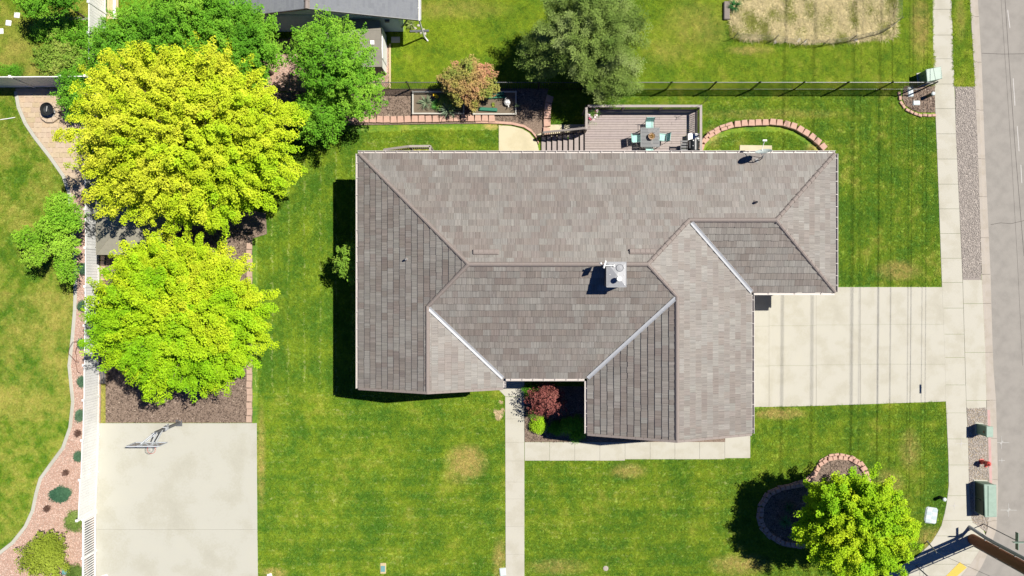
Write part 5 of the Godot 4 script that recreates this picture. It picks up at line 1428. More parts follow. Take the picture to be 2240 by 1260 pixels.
func build_utilities() -> void:
	var t := cabinet("transformer", "pale green transformer box in the mulch bed by the sidewalk", [2006, 163, 2037, 157, 2040, 181, 2009, 188], 1.0, "cabinet_pale", "cabinet_green")
	part("hood", Shape.new().box(Vector3(0.02, 0.99, 0.0), Vector3(0.012, 0.05, 0.78), Basis(Vector3.UP, 0.19)), mats.cabinet_green, t)
	part("lock", Shape.new().box(Vector3(-0.46, 0.6, 0.0), Vector3(0.05, 0.12, 0.06)), mats.steel_dark, t)
	var s := cabinet("pedestal", "small green utility pedestal on the tan gravel verge", [2134, 926, 2147, 927, 2147, 948, 2134, 948], 1.08, "cabinet_pale", "cabinet_green")
	part("label_plate", Shape.new().box(Vector3(-0.19, 0.8, 0.05), Vector3(0.01, 0.1, 0.14)), mats.rust, s)
	var swc := cabinet("switch_cabinet", "large dark green utility cabinet with a pale lid near the street corner", [2131, 1051, 2156, 1052, 2157, 1119, 2133, 1120], 0.98, "cabinet_pale", "cabinet_green")
	part("door", Shape.new().box(Vector3(-0.36, 0.48, -0.45), Vector3(0.03, 0.78, 0.86), Basis(Vector3.UP, 0.0)), mats.cabinet_dark, swc)
	part("door", Shape.new().box(Vector3(-0.36, 0.48, 0.45), Vector3(0.03, 0.78, 0.86), Basis(Vector3.UP, 0.0)), mats.cabinet_dark, swc)
	part("handle", Shape.new().box(Vector3(-0.39, 0.55, 0.06), Vector3(0.04, 0.16, 0.03)), mats.steel_dark, swc)
	part("lid_rib", Shape.new().box(Vector3(-0.15, 1.0, 0.0), Vector3(0.02, 0.02, 1.8)), mats.cabinet_green, swc)
	for m in [[2028, 211, 0.72, "green marker post with a pale top in the mulch by the transformer"], [2055, 1087, 0.6, "green marker post with a pale top on the lawn near the corner"]]:
		var p := thing("marker_post", m[3], "marker post", at(m[0], m[1]))
		part("post", Shape.new().lathe(Vector3.ZERO, [[0.1, 0.0], [0.1, m[2] - 0.1]], 16), mats.cabinet_dark, p)
		part("cap", Shape.new().lathe(Vector3(0, m[2] - 0.1, 0), [[0.115, 0.0], [0.115, 0.07], [0.08, 0.1], [0.0, 0.115]], 16), mats.lid_pale, p)
	for m in [[1990.5, 201.5, 0.34, 0.6, 0.1, "lid_pale", "oblong white meter lid in the mulch beside the transformer", 0.1], [2003.5, 225.5, 0.46, 0.29, 0.08, "lid_pale", "small white rectangular lid in the mulch, nearest the lawn", 0.02],
			[838, 1243, 0.36, 0.66, 0.05, "timber", "tan utility lid with a teal cover set in the front lawn", 0.0], [590, 1260, 0.3, 0.3, 0.05, "white", "small white lid at the bottom edge by the concrete court", 0.3], [1100, 1251, 0.4, 0.5, 0.05, "lid_pale", "white lid at the edge of the front walk", 0.1],
			[230, 1259, 0.34, 0.16, 0.12, "white", "small white cap on the court by the picket fence", 0.2], [147, 1250, 0.58, 0.36, 0.1, "teal_lid", "teal irrigation box lid in the pink gravel", 0.0]]:
		var o := thing("meter_box", m[6], "utility box", at(m[0], m[1]), m[7])
		part("frame", Shape.new().soft_box(Vector3(0, m[4] * 0.5, 0), Vector3(m[2], m[4], m[3]), 0.03), mats[m[5]], o)
		if m[0] == 838: part("cover", Shape.new().soft_box(Vector3(0, m[4] + 0.006, 0.02), Vector3(0.26, 0.02, 0.36), 0.01), mats.teal_lid, o)
		else: part("cover", Shape.new().soft_box(Vector3(0, m[4] + 0.004, 0), Vector3(m[2] * 0.8, 0.014, m[3] * 0.82), 0.006), mats[m[5]], o)
		keep_off.append(flat([m[0] - 9, m[1] - 9, m[0] + 9, m[1] - 9, m[0] + 9, m[1] + 9, m[0] - 9, m[1] + 9]))
	var v := thing("utility_vault", "rounded pale vault lid with eight cells in the lawn near the corner", "utility box", at(2036.5, 1127.5), -0.16)
	part("frame", Shape.new().soft_box(Vector3(0, 0.03, 0), Vector3(0.84, 0.06, 1.08), 0.1), mats.lid_pale, v)
	for i in 2:
		for k in 4: part("cell", Shape.new().soft_box(Vector3(-0.17 + i * 0.34, 0.064, -0.34 + k * 0.225), Vector3(0.3, 0.014, 0.2), 0.01), mats.lid_cell if (i + k) % 2 else mats.lid_pale, v)
	keep_off.append(flat([2021, 1108, 2050, 1106, 2053, 1146, 2023, 1148]))
	var sp := solo("sprinkler", Shape.new().lathe(at(1325, 1243), [[0.16, 0.0], [0.16, 0.04], [0.1, 0.06], [0.0, 0.06]], 16), mats.kerb, "small round pale sprinkler cover in the front lawn", "sprinkler")
	sp.set_meta("category", "sprinkler")
	var h := thing("fire_hydrant", "red fire hydrant on the tan gravel verge by the faded red kerb", "fire hydrant", at(2146.5, 1009))
	part("flange", Shape.new().lathe(Vector3.ZERO, [[0.17, 0.0], [0.17, 0.06], [0.12, 0.07]], 16), mats.hydrant_red, h)
	part("barrel", Shape.new().lathe(Vector3.ZERO, [[0.12, 0.06], [0.12, 0.58], [0.15, 0.6], [0.15, 0.64]], 18), mats.hydrant_red, h)
	part("bonnet", Shape.new().lathe(Vector3.ZERO, [[0.155, 0.64], [0.13, 0.74], [0.06, 0.8], [0.04, 0.8], [0.04, 0.86], [0.0, 0.86]], 18), mats.hydrant_red, h)
	for n in [[Vector3(0, 0.45, 0), 1.57, 0.06, 0.22], [Vector3(0, 0.45, 0), -1.57, 0.06, 0.22], [Vector3(0, 0.42, 0), 0.0, 0.085, 0.25]]:
		part("nozzle", Shape.new().tube([n[0], n[0] + Vector3(sin(n[1]), 0, cos(n[1])) * n[3]], n[2], n[2], 12), mats.hydrant_red, h)

	# the big utility pole at the corner, its riser pipes and the lines it carries
	var base := at(2127, 1179)
	var top := 27.0
	var pole := thing("utility_pole", "tall dark brown timber utility pole leaning out of the lower right corner", "utility pole", base)
	var shaft := []
	for k in 10: shaft.append(Vector3(0, -0.1 + k * (top + 0.1) / 9.0, 0))
	part("shaft", Shape.new().tube(shaft, 0.32, 0.22, 20), mats.pole_wood, pole)
	for k in 5:
		var a := -2.35 + k * 0.22
		part("split", Shape.new().tube([Vector3(cos(a) * 0.285, 0.8 + k * 1.1, sin(a) * 0.285), Vector3(cos(a + 0.03) * 0.262, 6.0 + k * 0.9, sin(a + 0.03) * 0.262)], 0.012, 0.012, 4), mats.crack, pole)
	var big := []
	big.append(Vector3(-0.22, -0.1, -0.78))
	big.append(Vector3(-0.08, 0.6, -0.62)); big.append(Vector3(0.0, 1.2, -0.5))
	for k in 5: big.append(Vector3(0.02, 2.0 + k * 2.0, -0.47))
	part("riser_pipe", Shape.new().tube(big, 0.1, 0.1, 12), mats.grey_pipe, pole)
	part("riser_pipe", Shape.new().tube([Vector3(0.05, -0.1, 0.42), Vector3(0.05, 5.0, 0.40), Vector3(0.05, 9.0, 0.37)], 0.035, 0.035, 8), mats.galvanised, pole)
	for k in 5:
		part("pipe_bracket", Shape.new().box(Vector3(0.0, 1.2 + k * 1.3, -0.34), Vector3(0.05, 0.06, 0.24)), mats.galvanised, pole)
		part("pipe_bracket", Shape.new().box(Vector3(0.04, 1.0 + k * 1.2, 0.34), Vector3(0.05, 0.05, 0.12)), mats.galvanised, pole)
	for y in [22.5, 18.8, 13.4]:
		part("cross_arm", Shape.new().box(Vector3(0, y, 0), Vector3(3.0 if y > 14 else 1.6, 0.14, 0.12)), mats.pole_wood, pole)
		for e in [-1, 1]: part("insulator", Shape.new().lathe(Vector3(e * (1.35 if y > 14 else 0.7), y + 0.07, 0), [[0.06, 0.0], [0.09, 0.05], [0.06, 0.1], [0.09, 0.15], [0.03, 0.2], [0.0, 0.22]], 12), mats.grey_pipe, pole)
	# [shadow mark on the driveway, height of the line, thickness]
	var n := 0
	for w in [[1705, 21.9, 0.0305], [1768, 22.3, 0.0283], [1851, 13.8, 0.0142], [1859, 13.0, 0.0174], [1872, 12.7, 0.0119], [1910, 10.6, 0.0142], [1916, 10.6, 0.0109], [1940, 9.2, 0.0142], [1976, 7.3, 0.0097], [1987, 6.9, 0.0130], [2009, 5.7, 0.0087], [2015, 5.6, 0.0087]]:
		var k: float = (float(w[0]) - 1120.0) / SHEET - SUN_PER_METRE.x * w[1]
		var s0 := Vector3(k + 0.25, w[1], -34.0); var s1 := Vector3(k, w[1], base.z)
		var pts := []
		for i in 13:
			var u := i / 12.0
			pts.append(Vector3(k + 0.5 - u * 0.9 + (n % 3 - 1) * 0.12 * u, w[1] - 0.5 * sin(PI * u) + 0.25, lerpf(-60.0, 60.0, u)))
		solo("power_line", Shape.new().tube(pts, w[2], w[2], 6, false), mats.cable, "overhead line past the right edge of the photo, casting a thin shadow on the driveway", "power line", "overhead lines along the road")
		n += 1
	var sl := Shape.new().tube([Vector3(0, 0, -0.26), Vector3(0, 0, 0.26)], 0.06, 0.06, 10)
	var sleeve := solo("line_sleeve", sl, mats.cable, "dark splice on an overhead line, its short shadow on the driveway by the sidewalk", "line splice")
	sleeve.position = Vector3((2012.5 - 1120) / SHEET - SUN_PER_METRE.x * 5.65, 5.65, (851.0 - 630) / SHEET - SUN_PER_METRE.z * 5.65)
	for g in [[[2028, 1184, 0.05], [2049, 1209, 1.2], "thin grey guy wire guard on the lawn above the pole's shadow"], [[2004, 1238, 0.05], [2031, 1262, 1.2], "thin grey guy wire guard on the pavement below the pole's shadow"]]:
		var a := at(g[0][0], g[0][1]) + Vector3(0, 0.0, 0); var b := at(g[1][0], g[1][1], g[1][2])
		var gw := thing("guy_wire", g[2], "guy wire", a, 0.0, "guy wires of the utility pole")
		part("guard", Shape.new().tube([Vector3.ZERO, b - a], 0.035, 0.035, 8), mats.galvanised, gw)
		part("anchor", Shape.new().lathe(Vector3.ZERO, [[0.05, -0.05], [0.05, 0.05], [0.0, 0.08]], 8), mats.steel_dark, gw)
		part("wire", Shape.new().tube([b - a, base - a + Vector3(0, 17.0, 0)], 0.009, 0.009, 5, false), mats.wire_grey, gw)
	var sg := thing("street_sign", "street name sign with two crossed green blades on a thin post", "street sign", at(2151, 1146))
	part("post", Shape.new().tube([Vector3(0, 0, 0), Vector3(0, 3.05, 0)], 0.03, 0.03, 8), mats.galvanised, sg)
	part("blade", Shape.new().box(Vector3(0, 3.0, 0.02), Vector3(0.03, 0.24, 0.98)), mats.cabinet_green, sg)
	part("blade", Shape.new().box(Vector3(0.05, 3.26, 0), Vector3(0.9, 0.22, 0.03)), mats.cabinet_pale, sg)
	part("bracket", Shape.new().box(Vector3(0, 3.13, 0), Vector3(0.06, 0.07, 0.06)), mats.galvanised, sg)
	var ww := thing("window_well", "curved pale window well cover under the west eave", "window well", at(797, 645))
	part("rim", Shape.new().tube([Vector3(0.3, 0.25, -0.75), Vector3(-0.2, 0.25, -0.62), Vector3(-0.42, 0.25, 0.0), Vector3(-0.2, 0.25, 0.62), Vector3(0.3, 0.25, 0.75)], 0.04, 0.04, 8), mats.galvanised, ww)
	part("cover", Shape.new().prism(PackedVector2Array([Vector2(0.3, -0.72), Vector2(-0.2, -0.6), Vector2(-0.4, 0.0), Vector2(-0.2, 0.6), Vector2(0.3, 0.72)]), 0.0, 0.24, 0.02), mats.lid_pale, ww)

# ---------------------------------------------------------------- plants
func leaf_mesh(called: String, leaf: float, count: int, radius: float, slim: float, flat_: float) -> ArrayMesh:
	# a spray of small folded leaves round a point, lying mostly face up
	if leaf_meshes.has(called): return leaf_meshes[called]
	var r := RandomNumberGenerator.new()
	r.seed = called.hash()
	var s := Shape.new()
	for i in count:
		var a := r.randf() * TAU
		var e := r.randf_range(-0.6, 1.0) * flat_
		var d := Vector3(cos(a), e, sin(a)).normalized()
		var p := d * radius * sqrt(r.randf()) + Vector3(0, r.randf_range(-0.3, 0.3) * radius, 0)
		var n := (Vector3.UP + Vector3(r.randf_range(-1, 1), r.randf_range(-0.4, 0.4), r.randf_range(-1, 1)) * 0.6).normalized()
		var t := (d + Vector3(r.randf_range(-0.7, 0.7), -0.25, r.randf_range(-0.7, 0.7)))
		t = (t - n * t.dot(n)).normalized()
		var b := n.cross(t)
		var l := leaf * r.randf_range(0.7, 1.25)
		var w := l * slim
		s.tint = Color.WHITE * r.randf_range(0.82, 1.15)
		s.tint.a = 1.0
		var tip := p + t * l - n * l * 0.06
		var lf := p + t * l * 0.45 + b * w * 0.5 + n * l * 0.07
		var rt := p + t * l * 0.45 - b * w * 0.5 + n * l * 0.07
		s.tri(p, tip, lf); s.tri(p, rt, tip)
		# leaves read as facing up from either side
	leaf_meshes[called] = s.mesh()
	return leaf_meshes[called]

func sprays(called: String, parent: Node3D, spots: Array, mesh: Mesh, m: Material) -> MultiMeshInstance3D:
	# spots: [position, size, colour, yaw, lean axis-angle]
	var mm := MultiMesh.new()
	mm.transform_format = MultiMesh.TRANSFORM_3D
	mm.use_colors = true
	mm.mesh = mesh
	mm.instance_count = spots.size()
	var buf := PackedFloat32Array()
	buf.resize(spots.size() * 16)
	var i := 0
	for s in spots:
		var b := Basis(Vector3.UP, s[3]).rotated(s[4].normalized() if s[4].length() > 0.001 else Vector3.RIGHT, s[4].length()).scaled(Vector3.ONE * s[1])
		var o: Vector3 = s[0]
		var c: Color = s[2]
		buf[i] = b.x.x; buf[i + 1] = b.y.x; buf[i + 2] = b.z.x; buf[i + 3] = o.x
		buf[i + 4] = b.x.y; buf[i + 5] = b.y.y; buf[i + 6] = b.z.y; buf[i + 7] = o.y
		buf[i + 8] = b.x.z; buf[i + 9] = b.y.z; buf[i + 10] = b.z.z; buf[i + 11] = o.z
		buf[i + 12] = c.r; buf[i + 13] = c.g; buf[i + 14] = c.b; buf[i + 15] = 1.0
		i += 16
	mm.buffer = buf
	var o := MultiMeshInstance3D.new()
	o.name = numbered(parent, called)
	o.multimesh = mm
	o.material_override = m
	parent.add_child(o)
	return o

func tree(called: String, label: String, foot: Vector3, crown: Vector3, radii: Vector3, o: Dictionary) -> Node3D:
	# boughs fan out from the trunk to an uneven crown; every bough carries twigs, every twig sprays of leaves
	var r := RandomNumberGenerator.new()
	r.seed = o.seed
	var t := thing(called, label, o.get("category", "tree"), foot, 0.0, o.get("group", ""))
	var c := crown - foot
	var bark: Material = mats[o.get("bark", "bark")]
	var boughs: int = o.boughs
	var lumps := noise(0.9, 2, o.seed + 7)
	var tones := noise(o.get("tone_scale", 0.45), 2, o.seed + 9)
	var thick: float = o.get("trunk", 0.16)
	var fork := Vector3(c.x * 0.75, c.y - radii.y * 0.75, c.z * 0.75)
	if o.get("stems", 1) == 1:
		part("trunk", Shape.new().tube([Vector3(0, -0.1, 0), fork * 0.5 + Vector3(r.randf_range(-0.1, 0.1), 0, r.randf_range(-0.1, 0.1)), fork, c + Vector3(0, radii.y * 0.2, 0)], thick, thick * 0.45, 10), bark, t)
	var limbs := Shape.new()
	var spots := []
	var twig: float = o.get("twig", 0.55)
	var pal: Array = o.palette
	# the crown is one mass or several lobes: [plan x, plan y, height, radii, share of the boughs]
	var lobes: Array = []
	for l in o.get("lobes", []): lobes.append([at(l[0], l[1], l[2]) - foot, l[3], int(l[4] * boughs)])
	if lobes.is_empty(): lobes = [[c, radii, boughs]]
	for lobe in lobes:
		var lc: Vector3 = lobe[0]; var lr: Vector3 = lobe[1]; var lb: int = lobe[2]
		for i in lb:
			var y: float = 1.0 - (i + 0.5) / lb * o.get("cover", 1.35)
			var a := i * 2.399963 + r.randf_range(-0.25, 0.25)
			var rad := sqrt(maxf(0.0, 1.0 - y * y))
			var dir := Vector3(cos(a) * rad, y, sin(a) * rad)
			var k := clampf(0.9 + 0.30 * lumps.get_noise_3dv(dir * 2.2 + lc) + r.randf_range(-0.27, 0.14), 0.55, 1.13)
			if r.randf() < 0.1: k += r.randf_range(0.03, 0.1)
			var tip := lc + dir * lr * k
			var root := fork.lerp(lc, r.randf_range(0.0, 0.7))
			var knee := root.lerp(tip, 0.5) + Vector3(0, -lr.y * 0.10, 0)
			if i % 3 == 0 or lb < 60: limbs.tube([root, knee, tip], thick * 0.26, 0.012, 5, false)
			var out := (tip - knee).normalized()
			out = (out * Vector3(1, 0.55, 1) + Vector3(r.randf_range(-0.2, 0.2), 0, r.randf_range(-0.2, 0.2))).normalized()
			var n: int = o.sprays
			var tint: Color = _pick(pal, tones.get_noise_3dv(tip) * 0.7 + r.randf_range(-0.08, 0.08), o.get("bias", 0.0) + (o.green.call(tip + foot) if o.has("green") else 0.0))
			var side := Vector3(-out.z, 0.0, out.x)
			for j in n:
				var p: Vector3
				if j < n * 0.76:            # the leafy end of the bough, longer than wide
					var u := r.randf_range(-2.6, 1.6)
					p = tip + out * u * twig + side * r.randfn() * twig * 0.36 * (1.15 - absf(u) * 0.35) + Vector3(0, r.randfn() * twig * 0.26, 0)
				else:                       # sparser leaves along the inner half
					p = knee.lerp(tip, r.randf_range(0.15, 0.95)) + Vector3(r.randfn(), r.randfn() * 0.6, r.randfn()) * twig * 0.8
				var v := r.randf_range(0.82, 1.14)
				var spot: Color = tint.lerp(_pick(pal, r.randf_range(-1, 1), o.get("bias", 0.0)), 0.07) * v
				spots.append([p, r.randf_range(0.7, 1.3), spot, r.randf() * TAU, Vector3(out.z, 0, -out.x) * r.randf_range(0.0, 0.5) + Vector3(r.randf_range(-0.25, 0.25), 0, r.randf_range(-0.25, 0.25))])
	part("limbs", limbs, bark, t)
	var cr := sprays("crown", t, spots, o.mesh, mats[o.get("leaf", "leaf")])
	cr.set_meta("kind", "stuff")
	return t

func _pick(pal: Array, v: float, bias: float) -> Color:
	var u := clampf(0.5 + v * 0.9 + bias, 0.0, 0.999) * (pal.size() - 1)
	var i := int(u)
	return pal[i].lerp(pal[mini(i + 1, pal.size() - 1)], u - i)

func bush(called: String, label: String, px: float, py: float, radii: Vector3, o: Dictionary) -> Node3D:
	o.boughs = o.get("boughs", 26)
	o.sprays = o.get("sprays", 14)
	o.stems = 0
	o.trunk = 0.06
	o.category = o.get("category", "shrub")
	o.twig = o.get("twig", minf(radii.x, radii.z) * 0.28)
	o.cover = o.get("cover", 1.15)
	var mid: float = o.get("mid", radii.y * 0.75)
	var f := at(px, py, mid)
	return tree(called, label, Vector3(f.x, 0, f.z), Vector3(f.x, mid, f.z), radii, o)

func strap_plant(called: String, label: String, px: float, py: float, l: float, blades: int, c: Color, base_y := 0.15) -> void:
	var t := thing(called, label, "plant", at(px, py, base_y))
	var s := Shape.new()
	for k in blades:
		var a := rng.randf() * TAU
		var d := Vector3(cos(a), 0, sin(a)); var side := Vector3(-d.z, 0, d.x) * 0.018
		var ll := l * rng.randf_range(0.6, 1.1); var hh := ll * rng.randf_range(0.35, 0.8)
		s.tint = c * rng.randf_range(0.7, 1.3); s.tint.a = 1
		var prev := Vector3.ZERO
		for i in range(1, 6):
			var u := i / 5.0
			var p := d * ll * u + Vector3(0, hh * sin(u * 2.4), 0)
			var w0 := 1.0 - absf((i - 1) / 5.0 - 0.35) ; var w1 := maxf(0.05, 1.0 - absf(u - 0.35) * 1.4)
			s.quad(prev - side * w0, prev + side * w0, p + side * w1, p - side * w1)
			prev = p
	part("leaves", s, mats.leaf, t)

func build_plants() -> void:
	var yellow := [Color(0.13, 0.36, 0.008), Color(0.28, 0.53, 0.008), Color(0.47, 0.62, 0.018), Color(0.64, 0.66, 0.03), Color(0.72, 0.68, 0.05)]
	var lime := [Color(0.22, 0.47, 0.010), Color(0.34, 0.56, 0.012), Color(0.47, 0.61, 0.016), Color(0.60, 0.64, 0.03)]
	yellow = [Color(0.34, 0.56, 0.012), Color(0.48, 0.62, 0.018), Color(0.58, 0.645, 0.03), Color(0.645, 0.665, 0.045)]
	var green := [Color(0.06, 0.20, 0.012), Color(0.11, 0.31, 0.018), Color(0.18, 0.42, 0.026), Color(0.27, 0.50, 0.04)]
	var sage := [Color(0.09, 0.17, 0.025), Color(0.16, 0.25, 0.045), Color(0.25, 0.35, 0.075), Color(0.37, 0.45, 0.16)]
	var maple_leaf := leaf_mesh("broad", 0.08, 13, 0.115, 0.85, 0.5)
	var fine_leaf := leaf_mesh("fine", 0.085, 12, 0.125, 0.65, 0.55)
	var narrow := leaf_mesh("narrow", 0.12, 12, 0.15, 0.28, 0.7)
	var small := leaf_mesh("small", 0.055, 16, 0.13, 0.6, 0.8)
	var needle := leaf_mesh("needle", 0.12, 16, 0.12, 0.18, 1.0)

	# first yellow tree, greener right and lower boughs: leaf hue plus painted shade
	var c := at(408, 298, 5.5)
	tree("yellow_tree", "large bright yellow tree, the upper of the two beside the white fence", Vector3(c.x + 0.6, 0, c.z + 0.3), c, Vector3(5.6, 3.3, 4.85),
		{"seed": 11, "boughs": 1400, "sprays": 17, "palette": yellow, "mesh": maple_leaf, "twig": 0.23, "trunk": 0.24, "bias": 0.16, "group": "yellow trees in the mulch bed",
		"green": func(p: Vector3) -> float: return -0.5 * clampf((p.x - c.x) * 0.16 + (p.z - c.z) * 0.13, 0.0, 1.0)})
	var c2 := at(394, 690, 5.4)
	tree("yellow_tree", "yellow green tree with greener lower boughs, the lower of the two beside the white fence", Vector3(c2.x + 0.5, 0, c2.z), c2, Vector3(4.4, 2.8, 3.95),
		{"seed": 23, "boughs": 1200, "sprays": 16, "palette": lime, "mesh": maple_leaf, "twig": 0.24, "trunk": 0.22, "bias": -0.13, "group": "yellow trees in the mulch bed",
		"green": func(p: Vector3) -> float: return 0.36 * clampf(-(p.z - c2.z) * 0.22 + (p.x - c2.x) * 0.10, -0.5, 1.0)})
	var c3 := at(1870, 1146, 4.3)
	tree("corner_tree", "yellow green tree in the block ring at the lower right", Vector3(c3.x - 0.2, 0, c3.z - 0.4), c3, Vector3(2.85, 2.5, 2.8),
		{"seed": 37, "boughs": 560, "sprays": 16, "palette": lime, "mesh": maple_leaf, "twig": 0.2, "trunk": 0.13, "bias": -0.2})
	# green trees along the back
	var c4 := at(722, 176, 4.4)
	tree("green_tree", "spreading green tree in front of the shed, throwing shade on the block edging", Vector3(c4.x, 0, c4.z), c4, Vector3(2.7, 2.2, 3.1),
		{"lobes": [[728, 128, 4.6, Vector3(2.1, 1.9, 2.0), 0.5], [780, 200, 3.4, Vector3(1.5, 1.2, 1.6), 0.24], [700, 250, 3.0, Vector3(1.6, 1.2, 1.5), 0.26]], "seed": 41, "boughs": 350, "sprays": 14, "palette": green, "mesh": fine_leaf, "twig": 0.24, "trunk": 0.14, "bias": 0.12})
	var c5 := at(430, 62, 5.0)
	tree("green_tree", "green tree above the yellow tree, left of the neighbour's roof", c5 * Vector3(1, 0, 1), c5, Vector3(2.5, 2.2, 2.4),
		{"seed": 43, "boughs": 340, "sprays": 14, "palette": green, "mesh": fine_leaf, "twig": 0.24, "trunk": 0.14, "bias": 0.1})
	var c6 := at(532, 104, 4.8)
	tree("green_tree", "green tree overlapping the left corner of the neighbour's grey roof", c6 * Vector3(1, 0, 1), c6, Vector3(1.8, 2.0, 2.3),
		{"seed": 47, "boughs": 310, "sprays": 14, "palette": green, "mesh": fine_leaf, "twig": 0.24, "trunk": 0.14, "bias": 0.1})
	var c7 := at(1272, 92, 4.2)
	tree("willow_tree", "sage green fine leaved tree above the deck with a deep shadow", c7 * Vector3(1, 0, 1), c7, Vector3(3.0, 2.5, 3.0),
		{"lobes": [[1288, 70, 4.3, Vector3(2.7, 2.3, 2.5), 0.6], [1196, 118, 2.8, Vector3(1.4, 1.3, 1.3), 0.17], [1335, 160, 2.9, Vector3(1.5, 1.5, 1.35), 0.23]], "seed": 53, "boughs": 520, "sprays": 19, "palette": sage, "mesh": narrow, "twig": 0.25, "trunk": 0.17, "bias": 0.08, "bark": "bark_grey"})
	var c9 := at(112, 520, 2.9)
	tree("young_tree", "young green tree leaning over the neighbour's lawn at the left", at(170, 552), c9, Vector3(1.75, 1.1, 2.2),
		{"lobes": [[134, 452, 3.0, Vector3(0.7, 0.6, 0.65), 0.17], [158, 478, 2.9, Vector3(0.6, 0.5, 0.7), 0.15], [112, 498, 3.1, Vector3(0.75, 0.6, 0.6), 0.18], [66, 524, 2.6, Vector3(0.75, 0.5, 0.55), 0.16], [78, 562, 2.5, Vector3(0.6, 0.45, 0.5), 0.1], [142, 540, 2.9, Vector3(0.65, 0.5, 0.6), 0.12], [148, 590, 2.5, Vector3(0.5, 0.45, 0.6), 0.12]], "seed": 61, "boughs": 190, "sprays": 10, "cover": 1.5, "palette": [Color(0.12, 0.32, 0.015), Color(0.25, 0.50, 0.03), Color(0.36, 0.58, 0.05)], "mesh": fine_leaf, "twig": 0.2, "trunk": 0.08, "bias": 0.05})
	for g in [[78, 10, 0.85, "small green tree at the top left corner beside the stepping stones", 67], [134, -2, 0.75, "small green tree cut by the top edge near the white fence", 71]]:
		var cc := at(g[0], g[1], 2.4)
		tree("small_tree", g[3], cc * Vector3(1, 0, 1) + Vector3(0, 0, 0.2), cc, Vector3(g[2], 0.9, g[2] * 0.8), {"seed": g[4], "boughs": 40, "sprays": 15, "palette": green, "mesh": fine_leaf, "twig": 0.25, "trunk": 0.06})
	# shrubs and vines between the trees
	bush("vine_thicket", "glossy dark green vine thicket behind the paver patio fence", 270, 112, Vector3(1.8, 1.2, 1.5), {"seed": 73, "boughs": 150, "sprays": 18, "palette": green, "mesh": fine_leaf, "leaf": "leaf_glossy", "bias": -0.02, "mid": 1.7, "twig": 0.4})
	bush("vine_thicket", "glossy green vine thicket against the top white fence", 318, 62, Vector3(1.6, 1.4, 1.3), {"seed": 74, "boughs": 100, "sprays": 18, "palette": green, "mesh": fine_leaf, "leaf": "leaf_glossy", "bias": 0.04, "mid": 1.6, "twig": 0.38})
	bush("vine_shrub", "dark glossy shrub squeezed between the patio and the upper yellow tree", 172, 205, Vector3(0.95, 1.2, 1.35), {"seed": 75, "boughs": 70, "sprays": 18, "palette": green, "mesh": fine_leaf, "leaf": "leaf_glossy", "bias": -0.12, "mid": 1.4})
	bush("vegetable_plants", "light green leafy vegetable plants in the upper left plot", 122, 68, Vector3(1.2, 0.4, 0.75), {"seed": 76, "boughs": 40, "sprays": 16, "palette": [Color(0.10, 0.28, 0.02), Color(0.2, 0.44, 0.03), Color(0.3, 0.52, 0.06)], "mesh": fine_leaf, "category": "vegetables", "twig": 0.3})
	bush("vegetable_plants", "olive green leafy plants filling the lower part of the left plot", 128, 126, Vector3(1.4, 0.45, 0.95), {"seed": 77, "boughs": 50, "sprays": 16, "palette": [Color(0.10, 0.24, 0.03), Color(0.22, 0.38, 0.04), Color(0.38, 0.42, 0.09)], "mesh": fine_leaf, "category": "vegetables", "twig": 0.3})
	bush("vegetable_plants", "mixed green plants beside the top white fence", 190, 78, Vector3(1.1, 0.5, 0.85), {"seed": 78, "boughs": 44, "sprays": 16, "palette": green, "mesh": fine_leaf, "category": "vegetables", "twig": 0.3})
	bush("low_weeds", "low green weeds along the foot of the patio fence at the left edge", 22, 155, Vector3(0.9, 0.25, 0.25), {"seed": 79, "boughs": 16, "sprays": 12, "palette": green, "mesh": small, "category": "weeds", "twig": 0.15})
	bush("photinia", "pinkish green photinia shrub between the two white planter boxes", 1026, 184, Vector3(1.5, 1.1, 1.2), {"seed": 81, "boughs": 190, "sprays": 16, "palette": [Color(0.16, 0.32, 0.04), Color(0.38, 0.34, 0.08), Color(0.60, 0.29, 0.17), Color(0.68, 0.36, 0.26)], "mesh": fine_leaf, "bias": 0.0, "mid": 1.35, "twig": 0.16})
	bush("grey_green_shrub", "grey green leafy shrub in shade under the pink photinia", 985, 222, Vector3(0.7, 0.5, 0.5), {"seed": 82, "boughs": 22, "sprays": 14, "palette": sage, "mesh": small})
	bush("red_maple", "small dark red maple in the mulch bed by the front porch", 1194, 874, Vector3(0.9, 0.9, 0.8), {"seed": 83, "boughs": 80, "sprays": 6, "palette": [Color(0.07, 0.02, 0.02), Color(0.16, 0.045, 0.04), Color(0.30, 0.10, 0.085), Color(0.40, 0.19, 0.14)], "mesh": fine_leaf, "mid": 1.3, "category": "tree", "bias": 0.1, "twig": 0.26, "cover": 1.3})
	bush("lime_shrub", "round bright lime green shrub in the porch mulch bed", 1177, 929, Vector3(0.38, 0.36, 0.45), {"seed": 84, "boughs": 46, "sprays": 12, "palette": [Color(0.2, 0.42, 0.01), Color(0.3, 0.52, 0.015), Color(0.4, 0.58, 0.03)], "mesh": small, "twig": 0.08})
	bush("green_perennial", "small pale green perennial above the lime shrub", 1171, 905, Vector3(0.35, 0.25, 0.3), {"seed": 85, "boughs": 18, "sprays": 9, "palette": sage, "mesh": small, "bias": 0.1})
	bush("porch_greenery", "dark green sprig at the porch edge above the red maple", 1160, 853, Vector3(0.5, 0.4, 0.3), {"seed": 86, "boughs": 16, "sprays": 9, "palette": green, "mesh": small})
